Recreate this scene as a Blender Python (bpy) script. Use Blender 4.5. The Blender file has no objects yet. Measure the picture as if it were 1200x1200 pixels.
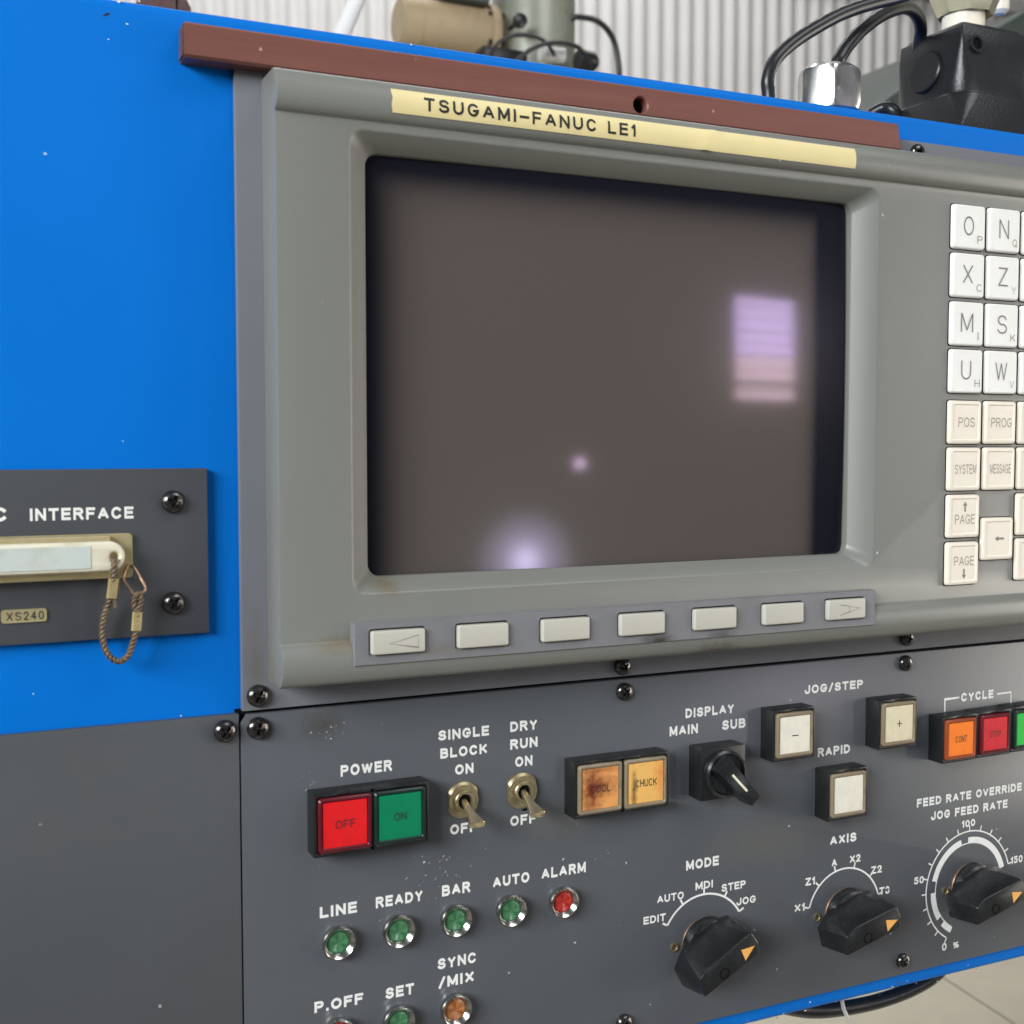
import bpy, bmesh, math, random
from mathutils import Vector, Matrix
random.seed(7)
sc = bpy.context.scene
COL = sc.collection
R = math.radians

# ---------------------------------------------------------------- camera
FPX, DIST = 1430.0, 0.38            # focal length in photo pixels, metres from lens to the panel plane
_a, _b, _c = -0.4377, 0.0546, -0.0004
def _rot():
    ca, sa, cb, sb, cc, s_ = math.cos(_a), math.sin(_a), math.cos(_b), math.sin(_b), math.cos(_c), math.sin(_c)
    Ry = Matrix(((ca, 0, sa), (0, 1, 0), (-sa, 0, ca)))
    Rx = Matrix(((1, 0, 0), (0, cb, -sb), (0, sb, cb)))
    Rz = Matrix(((cc, -s_, 0), (s_, cc, 0), (0, 0, 1)))
    return Rz @ Rx @ Ry
RC = _rot()                          # panel axes (right, down, in) -> camera axes
cam_d = bpy.data.cameras.new('camera'); cam = bpy.data.objects.new('camera', cam_d); COL.objects.link(cam)
sc.camera = cam
cam_d.sensor_width = 36; cam_d.lens = FPX / 1200 * 36; cam_d.clip_start = 0.01; cam_d.clip_end = 100
W = lambda v: Vector((v[0], v[2], -v[1]))
def _w(c): return W(RC.transposed() @ Vector(c))
cx, cy, cz = _w((1, 0, 0)), _w((0, -1, 0)), _w((0, 0, -1))
cam.matrix_world = Matrix(((cx.x, cy.x, cz.x, 0), (cx.y, cy.y, cz.y, -DIST), (cx.z, cy.z, cz.z, 0), (0, 0, 0, 1)))
cam_d.dof.use_dof = True; cam_d.dof.focus_distance = 0.46; cam_d.dof.aperture_fstop = 24
def at(px, py, d=0.0):
    """point of the photograph on the plane d metres in front of the panel plane"""
    v = _w(((px - 600) / FPX, (py - 600) / FPX, 1)); t = (DIST - d) / v.y
    return Vector((v.x * t, -d, v.z * t))
def atz(px, py, z):
    v = _w(((px - 600) / FPX, (py - 600) / FPX, 1)); t = z / v.z
    return Vector((v.x * t, -DIST + v.y * t, z))

# ---------------------------------------------------------------- light
world = bpy.data.worlds.new('World'); sc.world = world; world.use_nodes = True
wn = world.node_tree.nodes; wl = world.node_tree.links
bg = wn['Background']; bg.inputs[1].default_value = 0.13
tc = wn.new('ShaderNodeTexCoord'); sx = wn.new('ShaderNodeSeparateXYZ'); mr = wn.new('ShaderNodeMapRange'); cr = wn.new('ShaderNodeValToRGB')
wl.new(tc.outputs['Generated'], sx.inputs[0]); wl.new(sx.outputs[2], mr.inputs[0]); mr.inputs[1].default_value = -0.7; mr.inputs[2].default_value = 0.9
wl.new(mr.outputs[0], cr.inputs[0]); wl.new(cr.outputs[0], bg.inputs[0])
cr.color_ramp.elements[0].color = (0.20, 0.18, 0.15, 1); cr.color_ramp.elements[1].color = (0.86, 0.92, 1.0, 1)
def area(name, loc, target, sx_, sy_, power, col):
    l = bpy.data.lights.new(name, 'AREA'); l.shape = 'RECTANGLE'; l.size = sx_; l.size_y = sy_; l.energy = power; l.color = col
    o = bpy.data.objects.new(name, l); COL.objects.link(o); o.location = loc
    o.rotation_euler = (Vector(target) - Vector(loc)).to_track_quat('-Z', 'Y').to_euler()
    return o
area('left_window_light', (-2.65, -1.62, 1.15), (0.2, 0, 0), 2.1, 1.1, 176, (0.93, 0.97, 1.0))
area('upper_right_fill', (1.2, -1.4, 2.0), (0.4, 0, 0), 1.6, 1.0, 19, (0.96, 0.98, 1.0))  # added soft source above right, placed to lift the right side of the fronts
area('right_side_fill', (4.3, -1.7, -0.1), (0.3, 0, 0), 1.8, 2.2, 80, (1.0, 0.94, 0.85))  # added warm area light standing in for the bright right side of the hall
area('hall_skylight', (0.9, 2.4, 3.4), (0.9, 4.6, 0.6), 4.0, 1.0, 118, (1.0, 1.0, 1.0))
sc.view_settings.view_transform = 'Standard'; sc.view_settings.look = 'None'
sc.view_settings.exposure = 0.0; sc.view_settings.gamma = 1.0
sc.render.engine = 'CYCLES'
sc.render.resolution_x = 1024; sc.render.resolution_y = 1024

# ---------------------------------------------------------------- materials
def srgb(r, g, b):
    f = lambda c: (c / 255 / 12.92) if c <= 10 else ((c / 255 + 0.055) / 1.055) ** 2.4
    return (f(r), f(g), f(b), 1)
def mat(name, col, rough=0.45, metal=0.0, var=0.06, vscale=40, bump=0.0, bscale=900, specks=0.0, speck_col=(0.6, 0.6, 0.58, 1),
        speck_scale=140, coat=0.0, spec=0.5, dirt=0.0, dirt_col=(0.06, 0.045, 0.03, 1), dirt_scale=25, dlo=0.52, dhi=0.78, stretch=None, rvar=0.12, trans=0.0, aniso=None, tint=None):
    m = bpy.data.materials.new(name); m.use_nodes = True; n = m.node_tree.nodes; l = m.node_tree.links
    b = n['Principled BSDF']; b.inputs['Metallic'].default_value = metal; b.inputs['Specular IOR Level'].default_value = spec
    b.inputs['Coat Weight'].default_value = coat; b.inputs['Coat Roughness'].default_value = 0.12
    b.inputs['Transmission Weight'].default_value = trans
    if tint: b.inputs['Specular Tint'].default_value = tint
    t = n.new('ShaderNodeTexCoord'); mp = n.new('ShaderNodeMapping'); l.new(t.outputs['Object'], mp.inputs[0])
    if stretch: mp.inputs['Scale'].default_value = stretch
    nz = n.new('ShaderNodeTexNoise'); nz.inputs['Scale'].default_value = vscale; nz.inputs['Detail'].default_value = 6; nz.inputs['Roughness'].default_value = 0.6
    l.new(mp.outputs[0], nz.inputs['Vector'])
    r = n.new('ShaderNodeMapRange'); l.new(nz.outputs[0], r.inputs[0]); r.inputs[1].default_value = 0.25; r.inputs[2].default_value = 0.75
    r.inputs[3].default_value = 1 - var; r.inputs[4].default_value = 1 + var
    mul = n.new('ShaderNodeVectorMath'); mul.operation = 'SCALE'; mul.inputs[0].default_value = col[:3]; l.new(r.outputs[0], mul.inputs['Scale'])
    out = mul.outputs[0]
    if dirt > 0:
        dn = n.new('ShaderNodeTexNoise'); dn.inputs['Scale'].default_value = dirt_scale; dn.inputs['Detail'].default_value = 8; dn.inputs['Roughness'].default_value = 0.7
        l.new(mp.outputs[0], dn.inputs['Vector'])
        dr = n.new('ShaderNodeMapRange'); l.new(dn.outputs[0], dr.inputs[0]); dr.inputs[1].default_value = dlo; dr.inputs[2].default_value = dhi; dr.inputs[3].default_value = 0; dr.inputs[4].default_value = dirt
        mx = n.new('ShaderNodeMix'); mx.data_type = 'RGBA'; l.new(dr.outputs[0], mx.inputs['Factor']); l.new(out, mx.inputs['A']); mx.inputs['B'].default_value = dirt_col
        out = mx.outputs['Result']
    if specks > 0:
        vo = n.new('ShaderNodeTexVoronoi'); vo.inputs['Scale'].default_value = speck_scale; vo.inputs['Randomness'].default_value = 1.0
        dist = n.new('ShaderNodeTexNoise'); dist.inputs['Scale'].default_value = 900; dist.inputs['Detail'].default_value = 2
        ad = n.new('ShaderNodeVectorMath'); ad.operation = 'MULTIPLY_ADD'; l.new(dist.outputs['Color'], ad.inputs[0]); ad.inputs[1].default_value = (0.0016,) * 3; l.new(t.outputs['Object'], ad.inputs[2])
        l.new(ad.outputs[0], vo.inputs['Vector'])
        lt = n.new('ShaderNodeMath'); lt.operation = 'LESS_THAN'; l.new(vo.outputs['Distance'], lt.inputs[0]); lt.inputs[1].default_value = 0.075
        cl = n.new('ShaderNodeTexNoise'); cl.inputs['Scale'].default_value = 22; cl.inputs['Detail'].default_value = 3; l.new(t.outputs['Object'], cl.inputs['Vector'])
        sp = n.new('ShaderNodeSeparateColor'); l.new(vo.outputs['Color'], sp.inputs[0])
        sm = n.new('ShaderNodeMath'); sm.operation = 'MULTIPLY'; l.new(cl.outputs[0], sm.inputs[0]); sm.inputs[1].default_value = specks
        g = n.new('ShaderNodeMath'); g.operation = 'LESS_THAN'; l.new(sp.outputs[0], g.inputs[0]); l.new(sm.outputs[0], g.inputs[1])
        mm = n.new('ShaderNodeMath'); mm.operation = 'MULTIPLY'; l.new(lt.outputs[0], mm.inputs[0]); l.new(g.outputs[0], mm.inputs[1])
        mx = n.new('ShaderNodeMix'); mx.data_type = 'RGBA'; l.new(mm.outputs[0], mx.inputs['Factor']); l.new(out, mx.inputs['A']); mx.inputs['B'].default_value = speck_col
        out = mx.outputs['Result']
    l.new(out, b.inputs['Base Color'])
    rr = n.new('ShaderNodeMapRange'); l.new(nz.outputs[0], rr.inputs[0]); rr.inputs[3].default_value = max(0.02, rough * (1 - rvar)); rr.inputs[4].default_value = min(1, rough * (1 + rvar))
    l.new(rr.outputs[0], b.inputs['Roughness'])
    if bump > 0:
        bn = n.new('ShaderNodeTexNoise'); bn.inputs['Scale'].default_value = bscale; bn.inputs['Detail'].default_value = 3; l.new(mp.outputs[0], bn.inputs['Vector'])
        bu = n.new('ShaderNodeBump'); bu.inputs['Strength'].default_value = bump; bu.inputs['Distance'].default_value = 0.0003; l.new(bn.outputs[0], bu.inputs['Height']); l.new(bu.outputs[0], b.inputs['Normal'])
    return m
M = {}
M['blue'] = mat('blue_paint', (0.0, 0.152, 0.575, 1), 0.5, rvar=0.4, var=0.05, vscale=9, bump=0.10, bscale=300, specks=0.04, speck_col=(0.45, 0.6, 0.75, 1), speck_scale=60, spec=0.12)
M['panel'] = mat('dark_grey_enamel', (0.094, 0.101, 0.111, 1), 0.29, var=0.05, vscale=25, bump=0.08, bscale=1200, specks=0.22, speck_scale=190, spec=0.45, dirt=0.25, dirt_col=(0.11, 0.10, 0.075, 1), dirt_scale=18)
M['blankpanel'] = mat('dark_grey_enamel_plain', (0.084, 0.09, 0.097, 1), 0.45, var=0.07, vscale=14, bump=0.08, bscale=1200, specks=0.15, speck_scale=150, spec=0.35, dirt=0.3, dirt_col=(0.1, 0.09, 0.07, 1), dirt_scale=12)
M['ifpanel'] = mat('charcoal_enamel', (0.07, 0.074, 0.082, 1), 0.36, var=0.05, vscale=25, bump=0.08, bscale=1200, specks=0.1, speck_scale=170, spec=0.4)
M['plate'] = mat('lavender_grey_plate', (0.165, 0.171, 0.188, 1), 0.4, var=0.04, vscale=25, bump=0.06, bscale=1000, specks=0.08, speck_scale=150, spec=0.4, dirt=0.2, dirt_col=(0.12, 0.11, 0.09, 1), dirt_scale=20)
M['housing'] = mat('olive_grey_plastic', (0.194, 0.197, 0.176, 1), 0.36, var=0.05, vscale=30, bump=0.10, bscale=1500, specks=0.10, speck_scale=160, spec=0.6, dirt=0.28, dirt_col=(0.14, 0.13, 0.10, 1), dirt_scale=30, dlo=.45, dhi=.85)
M['strip'] = mat('soft_key_strip_grey', (0.19, 0.19, 0.2, 1), 0.42, var=0.05, vscale=60, bump=0.12, bscale=1500, specks=0.2, speck_scale=200, speck_col=(0.05, 0.04, 0.03, 1), dirt=0.3, dirt_col=(0.12, 0.10, 0.07, 1), dirt_scale=35)
M['softkey'] = mat('ivory_grey_key', (0.52, 0.50, 0.43, 1), 0.45, var=0.04, vscale=80, bump=0.1, dirt=0.15, dirt_col=(0.3, 0.27, 0.2, 1), dirt_scale=120)
M['keywhite'] = mat('white_key_plastic', (0.86, 0.85, 0.80, 1), 0.4, var=0.02, vscale=90)
M['keycream'] = mat('cream_key_plastic', (0.86, 0.78, 0.66, 1), 0.4, var=0.03, vscale=90, dirt=0.12, dirt_col=(0.5, 0.36, 0.2, 1), dirt_scale=80)
M['black'] = mat('black_plastic', (0.012, 0.0125, 0.013, 1), 0.38, var=0.2, vscale=120, bump=0.25, bscale=1400, specks=0.45, speck_scale=420, speck_col=(0.16, 0.15, 0.14, 1), spec=0.5)
M['knob'] = mat('black_knob_plastic', (0.013, 0.014, 0.015, 1), 0.27, var=0.2, vscale=100, bump=0.05, specks=0.2, speck_scale=350, speck_col=(0.12, 0.12, 0.11, 1), spec=0.6, rvar=0.5)
M['void'] = mat('dark_gap', (0.004, 0.004, 0.004, 1), 0.8, spec=0.1)
M['screw'] = mat('black_oxide_screw', (0.11, 0.105, 0.10, 1), 0.2, metal=0.9, var=0.4, vscale=500, bump=0.15, bscale=1800, rvar=0.6, dirt=0.5, dirt_col=(0.18, 0.15, 0.12, 1), dirt_scale=500)
M['white'] = mat('white_print', (0.80, 0.80, 0.76, 1), 0.6, var=0.06, vscale=700)
M['keyprint'] = mat('grey_key_print', (0.22, 0.205, 0.19, 1), 0.6)
M['keyprint2'] = mat('worn_brown_key_print', (0.36, 0.31, 0.26, 1), 0.6)
M['subprint'] = mat('faint_key_print', (0.5, 0.48, 0.45, 1), 0.6)
M['ink'] = mat('black_print', (0.02, 0.018, 0.016, 1), 0.5)
M['tape'] = mat('yellow_label_tape', (0.78, 0.66, 0.33, 1), 0.42, var=0.04, vscale=60, spec=0.4)
M['brown'] = mat('brown_painted_rail', (0.19, 0.075, 0.058, 1), 0.42, var=0.16, vscale=60, stretch=(0.15, 1, 3), bump=0.2, bscale=500, specks=0.12, speck_col=(0.5, 0.3, 0.25, 1), spec=0.35)
M['brown_end'] = mat('sawn_rail_end', (0.10, 0.05, 0.045, 1), 0.7, var=0.5, vscale=500, bump=1.0, bscale=700, specks=1.0, speck_scale=500, speck_col=(0.5, 0.4, 0.38, 1))
M['brass'] = mat('tarnished_brass', (0.40, 0.33, 0.19, 1), 0.36, metal=0.8, var=0.2, vscale=200, bump=0.15, dirt=0.4, dirt_col=(0.12, 0.09, 0.05, 1), dirt_scale=150)
M['leverbrass'] = mat('worn_bright_brass', (0.60, 0.50, 0.33, 1), 0.26, metal=0.85, var=0.15, vscale=200)
M['flange'] = mat('yellow_passivated_steel', (0.55, 0.47, 0.26, 1), 0.36, metal=0.45, var=0.12, vscale=120, bump=0.1)
M['copper'] = mat('coppery_wire', (0.45, 0.28, 0.18, 1), 0.35, metal=0.8, var=0.2, vscale=300)
M['rope'] = mat('rusty_wire_rope', (0.15, 0.105, 0.065, 1), 0.55, metal=0.4, var=0.5, vscale=500, bump=0.4)
M['ferrule'] = mat('pale_brass_ferrule', (0.75, 0.6, 0.3, 1), 0.3, metal=0.6, var=0.15, vscale=300)
M['cap'] = mat('yellowed_cap_plastic', (0.74, 0.69, 0.53, 1), 0.4, var=0.06, vscale=90, dirt=0.6, dirt_col=(0.45, 0.36, 0.2, 1), dirt_scale=60)
M['caplabel'] = mat('pale_blue_label', (0.55, 0.60, 0.56, 1), 0.4, var=0.05, vscale=60, dirt=0.6, dirt_col=(0.42, 0.38, 0.24, 1), dirt_scale=70)
M['chrome'] = mat('chromed_metal', (0.62, 0.63, 0.60, 1), 0.24, metal=1.0, var=0.08, vscale=200, rvar=0.4)
M['nickel'] = mat('nickel_lamp_ring', (0.62, 0.61, 0.57, 1), 0.2, metal=1.0, var=0.12, vscale=300, rvar=0.4)
M['rubber'] = mat('black_cable_sheath', (0.018, 0.018, 0.02, 1), 0.32, var=0.2, vscale=60, bump=0.1)
M['tower'] = mat('black_cast_base', (0.016, 0.017, 0.018, 1), 0.3, var=0.2, vscale=60, bump=0.5, bscale=900, specks=0.35, speck_col=(0.2, 0.2, 0.2, 1), speck_scale=200)
M['ivory'] = mat('ivory_plastic_neck', (0.82, 0.76, 0.62, 1), 0.4, var=0.05, dirt=0.2, dirt_col=(0.5, 0.4, 0.25, 1), dirt_scale=60)
M['amber'] = mat('smoky_yellowed_lens', (0.42, 0.38, 0.24, 1), 0.15, var=0.3, vscale=40, coat=0.5)
M['tan'] = mat('tan_motor_paint', (0.46, 0.35, 0.21, 1), 0.5, var=0.12, vscale=14, dirt=0.6, dirt_col=(0.2, 0.13, 0.07, 1), dirt_scale=14)
M['sage'] = mat('grey_green_metal', (0.36, 0.37, 0.30, 1), 0.3, metal=0.2, var=0.12, vscale=10, dirt=0.6, dirt_col=(0.1, 0.09, 0.06, 1), dirt_scale=16)
M['wall'] = mat('corrugated_sheet', (0.52, 0.51, 0.50, 1), 0.5, var=0.05, vscale=3, spec=0.4)
M['beam'] = mat('grey_girt', (0.36, 0.35, 0.33, 1), 0.5)
M['green'] = mat('dark_green_machine', (0.045, 0.06, 0.05, 1), 0.5, var=0.1, vscale=4)
M['pipe'] = mat('white_pipe', (0.75, 0.74, 0.7, 1), 0.4)
M['grout'] = mat('dark_grout', (0.10, 0.085, 0.07, 1), 0.8)
M['tile'] = mat('beige_floor_tile', (0.68, 0.62, 0.49, 1), 0.2, var=0.08, vscale=6, spec=0.5)
def lensmat(name, c, **k): return mat(name, c, k.pop('rough', 0.3), var=k.pop('var', 0.1), vscale=200, coat=0.15, spec=0.35, **k)
M['red'] = lensmat('red_lens', (0.72, 0.012, 0.016, 1)); M['redframe'] = lensmat('dark_red_cap_rim', (0.10, 0.006, 0.012, 1))
M['greenl'] = lensmat('green_lens', (0.0, 0.20, 0.085, 1)); M['greenframe'] = lensmat('dark_green_cap_rim', (0.008, 0.022, 0.018, 1))
M['orange'] = lensmat('orange_lens', (0.95, 0.22, 0.02, 1)); M['orangeframe'] = lensmat('orange_cap_rim', (0.28, 0.06, 0.02, 1))
M['stopred'] = lensmat('worn_red_lens', (0.62, 0.02, 0.03, 1)); M['startgreen'] = lensmat('bright_green_lens', (0.02, 0.5, 0.06, 1))
M['amberl'] = lensmat('amber_lens', (0.82, 0.47, 0.13, 1), dirt=0.35, dirt_col=(0.75, 0.25, 0.05, 1), dirt_scale=90)
M['stained'] = lensmat('stained_amber_lens', (0.80, 0.38, 0.12, 1), dirt=0.35, dirt_col=(0.6, 0.14, 0.03, 1), dirt_scale=110, dlo=.4, dhi=.65)
M['clearframe'] = lensmat('grimy_clear_cap_rim', (0.24, 0.19, 0.12, 1), dirt=0.6, dirt_col=(0.05, 0.04, 0.02, 1), dirt_scale=180)
M['whitel'] = lensmat('white_lens', (0.80, 0.76, 0.64, 1), dirt=0.1, dirt_col=(0.6, 0.48, 0.3, 1), dirt_scale=120)
M['creaml'] = lensmat('yellowed_white_lens', (0.74, 0.66, 0.46, 1), dirt=0.25, dirt_col=(0.5, 0.36, 0.18, 1), dirt_scale=120)
M['arrow'] = mat('orange_pointer_print', (0.85, 0.42, 0.10, 1), 0.5)

def lamp_lens(name, c1, c2):
    m = mat(name, c1, 0.25, coat=0.5); n = m.node_tree.nodes; l = m.node_tree.links; b = n['Principled BSDF']
    t = n.new('ShaderNodeTexCoord'); s = n.new('ShaderNodeSeparateXYZ'); l.new(t.outputs['Object'], s.inputs[0])
    a = n.new('ShaderNodeMath'); a.operation = 'ARCTAN2'; l.new(s.outputs[0], a.inputs[0]); l.new(s.outputs[2], a.inputs[1])
    k = n.new('ShaderNodeMath'); k.operation = 'MULTIPLY'; l.new(a.outputs[0], k.inputs[0]); k.inputs[1].default_value = 5
    q = n.new('ShaderNodeMath'); q.operation = 'SINE'; l.new(k.outputs[0], q.inputs[0])
    nz = n.new('ShaderNodeTexNoise'); nz.inputs['Scale'].default_value = 500; l.new(t.outputs['Object'], nz.inputs['Vector'])
    ad = n.new('ShaderNodeMath'); ad.operation = 'MULTIPLY_ADD'; l.new(q.outputs[0], ad.inputs[0]); ad.inputs[1].default_value = 0.22; l.new(nz.outputs[0], ad.inputs[2])
    mx = n.new('ShaderNodeMix'); mx.data_type = 'RGBA'; l.new(ad.outputs[0], mx.inputs['Factor']); mx.inputs['A'].default_value = c1; mx.inputs['B'].default_value = c2
    l.new(mx.outputs['Result'], b.inputs['Base Color']); return m
M['lampgreen'] = lamp_lens('green_indicator_lens', (0.025, 0.11, 0.045, 1), (0.09, 0.26, 0.12, 1))
M['lampred'] = lamp_lens('red_indicator_lens', (0.30, 0.01, 0.01, 1), (0.55, 0.05, 0.03, 1))
M['lampamber'] = lamp_lens('amber_indicator_lens', (0.18, 0.06, 0.02, 1), (0.55, 0.22, 0.07, 1))

# ---------------------------------------------------------------- object helpers
wp = {}
def tag(o, label=None, cat=None, group=None, kind=None):
    if label: o['label'] = label
    if cat: o['category'] = cat
    if group: o['group'] = group
    if kind: o['kind'] = kind
    return o
def finish(me, ang=32):
    me.polygons.foreach_set('use_smooth', [True] * len(me.polygons)); me.set_sharp_from_angle(angle=R(ang)); me.update()
def thing(name, loc, label, cat, group=None):
    o = bpy.data.objects.new(name, None); COL.objects.link(o); o.location = loc; o.empty_display_size = 0.01
    wp[o] = Vector(loc); return tag(o, label, cat, group)
def ob(name, bm, m, parent=None, origin=None, label=None, ang=32, recalc=True):
    if recalc: bmesh.ops.recalc_face_normals(bm, faces=bm.faces)
    vs = [v.co for v in bm.verts]
    if origin is None:
        origin = Vector([(min(v[i] for v in vs) + max(v[i] for v in vs)) / 2 for i in range(3)])
    origin = Vector(origin)
    bmesh.ops.translate(bm, vec=-origin, verts=bm.verts)
    me = bpy.data.meshes.new(name); bm.to_mesh(me); bm.free(); finish(me, ang)
    me.materials.append(M[m] if isinstance(m, str) else m)
    return link(name, me, parent, origin, label)
def link(name, me, parent, origin, label=None):
    o = bpy.data.objects.new(name, me); COL.objects.link(o)
    origin = Vector(origin)
    if parent is not None:
        o.parent = parent; o.location = origin - wp[parent]
    else: o.location = origin
    wp[o] = origin
    if label: o['label'] = label
    return o
def P(x, d, z): return Vector((x, -d, z))
def modmesh(bm, cutters=(), bevel=0, seg=2, ang=35):
    """boolean + bevel through modifiers, returned as a fresh bmesh"""
    bmesh.ops.recalc_face_normals(bm, faces=bm.faces)
    me = bpy.data.meshes.new('work'); bm.to_mesh(me); bm.free(); o = bpy.data.objects.new('work', me); COL.objects.link(o); cs = []
    for c in cutters:
        bmesh.ops.recalc_face_normals(c, faces=c.faces)
        cm = bpy.data.meshes.new('cut'); c.to_mesh(cm); c.free(); co = bpy.data.objects.new('cut', cm); COL.objects.link(co); cs.append(co)
        md = o.modifiers.new('b', 'BOOLEAN'); md.operation = 'DIFFERENCE'; md.solver = 'EXACT'; md.object = co
    if bevel:
        md = o.modifiers.new('v', 'BEVEL'); md.width = bevel; md.segments = seg; md.limit_method = 'ANGLE'; md.angle_limit = R(ang); md.use_clamp_overlap = True
    dg = bpy.context.evaluated_depsgraph_get(); res = bpy.data.meshes.new_from_object(o.evaluated_get(dg))
    out = bmesh.new(); out.from_mesh(res)
    bpy.data.objects.remove(o); bpy.data.meshes.remove(me); bpy.data.meshes.remove(res)
    for co in cs:
        m_ = co.data; bpy.data.objects.remove(co); bpy.data.meshes.remove(m_)
    return out
def box(bm, x0, x1, d0, d1, z0, z1):
    vs = [bm.verts.new(P(x, d, z)) for x in (x0, x1) for d in (d0, d1) for z in (z0, z1)]
    for f in ((0, 1, 3, 2), (4, 6, 7, 5), (0, 4, 5, 1), (2, 3, 7, 6), (0, 2, 6, 4), (1, 5, 7, 3)): bm.faces.new([vs[i] for i in f])
    return bm
def bbox(x0, x1, d0, d1, z0, z1, bev=0.0005, seg=2):
    bm = box(bmesh.new(), x0, x1, d0, d1, z0, z1); bmesh.ops.recalc_face_normals(bm, faces=bm.faces)
    if bev: bmesh.ops.bevel(bm, geom=bm.edges[:], offset=bev, segments=seg, affect='EDGES', profile=0.5)
    return bm
def rrect(x0, x1, z0, z1, r, n=5):
    pts = []
    for (cx_, cz_, a0) in ((x1 - r, z1 - r, 0), (x0 + r, z1 - r, 90), (x0 + r, z0 + r, 180), (x1 - r, z0 + r, 270)):
        for k in range(n + 1):
            a = R(a0 + 90 * k / n); pts.append((cx_ + r * math.cos(a), cz_ + r * math.sin(a)))
    return pts
def loft(bm, loops, cap0=True, cap1=True):
    rows = [[bm.verts.new(v) for v in L] for L in loops]; n = len(rows[0])
    for a, b in zip(rows, rows[1:]):
        for i in range(n): bm.faces.new((a[i], a[(i + 1) % n], b[(i + 1) % n], b[i]))
    if cap0: bm.faces.new(rows[0][::-1])
    if cap1: bm.faces.new(rows[-1])
    return rows
def prism(bm, pts, d0, d1, cap0=True, cap1=True):
    loft(bm, [[P(x, d0, z) for x, z in pts], [P(x, d1, z) for x, z in pts]], cap0, cap1); return bm
def lathe(bm, c, prof, n=40, axis='d', cap0=False, cap1=False, fn=None, phase=0):
    """prof: list of (radius, height) along the axis from point c"""
    rows = []
    for r, h in prof:
        row = []
        for k in range(n):
            a = 2 * math.pi * k / n + phase; rr = fn(a, r) if fn else r
            u, v = rr * math.cos(a), rr * math.sin(a)
            q = {'d': Vector((u, -h, v)), 'z': Vector((u, v, h)), 'x': Vector((h, u, v))}[axis]
            row.append(Vector(c) + q)
        rows.append(row)
    loft(bm, rows, cap0, cap1); return bm
def smooth(pts, sub=6):
    pts = [Vector(p) for p in pts]; out = []
    for i in range(len(pts) - 1):
        p0 = pts[max(i - 1, 0)]; p1 = pts[i]; p2 = pts[i + 1]; p3 = pts[min(i + 2, len(pts) - 1)]
        for k in range(sub):
            t = k / sub
            out.append(0.5 * ((2 * p1) + (-p0 + p2) * t + (2 * p0 - 5 * p1 + 4 * p2 - p3) * t * t + (-p0 + 3 * p1 - 3 * p2 + p3) * t ** 3))
    out.append(pts[-1]); return out
def tube(bm, pts, r, n=12, sub=8, closed=False, twist=0.0, amp=0.0, strands=3):
    ps = smooth(pts, sub) if sub else [Vector(p) for p in pts]
    up = Vector((0, 0, 1)); t0 = (ps[1] - ps[0]).normalized()
    if abs(t0.dot(up)) > 0.9: up = Vector((1, 0, 0))
    nrm = (up - t0 * up.dot(t0)).normalized(); loops = []; L = 0
    for i, p in enumerate(ps):
        t = (ps[min(i + 1, len(ps) - 1)] - ps[max(i - 1, 0)]).normalized()
        nrm = (nrm - t * nrm.dot(t)).normalized(); b = t.cross(nrm)
        if i: L += (p - ps[i - 1]).length
        row = []
        for k in range(n):
            a = 2 * math.pi * k / n; rr = r * (1 + amp * math.cos(strands * (a - twist * L)))
            row.append(p + nrm * math.cos(a) * rr + b * math.sin(a) * rr)
        loops.append(row)
    loft(bm, loops); return bm
def strip(bm, pts, w, d, closed=False):
    """flat printed line of width w through the (x, z) points"""
    n = len(pts); L = []
    for i in range(n):
        if closed: a, b = pts[(i - 1) % n], pts[(i + 1) % n]
        else: a, b = pts[max(i - 1, 0)], pts[min(i + 1, n - 1)]
        t = Vector((b[0] - a[0], b[1] - a[1])); t.normalize(); q = Vector((-t.y, t.x)) * w / 2
        if 0 < i < n - 1 or closed:
            s = Vector((pts[i][0] - a[0], pts[i][1] - a[1])).normalized(); c = max(0.4, s.dot(t)); q /= c
        p = Vector(pts[i]); L.append((bm.verts.new(P(p.x + q.x, d, p.y + q.y)), bm.verts.new(P(p.x - q.x, d, p.y - q.y))))
    rng = range(n if closed else n - 1)
    for i in rng:
        a, b = L[i], L[(i + 1) % n]; bm.faces.new((a[0], b[0], b[1], a[1]))
    return bm
def front(bm):
    for f in bm.faces:
        f.normal_update()
        if f.normal.y > 0: f.normal_flip()
    return bm
def _arc(cx_, cy_, rx, ry, a0, a1, n=12):
    return [(cx_ + rx * math.cos(R(a0 + (a1 - a0) * i / n)), cy_ + ry * math.sin(R(a0 + (a1 - a0) * i / n))) for i in range(n + 1)]
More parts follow.
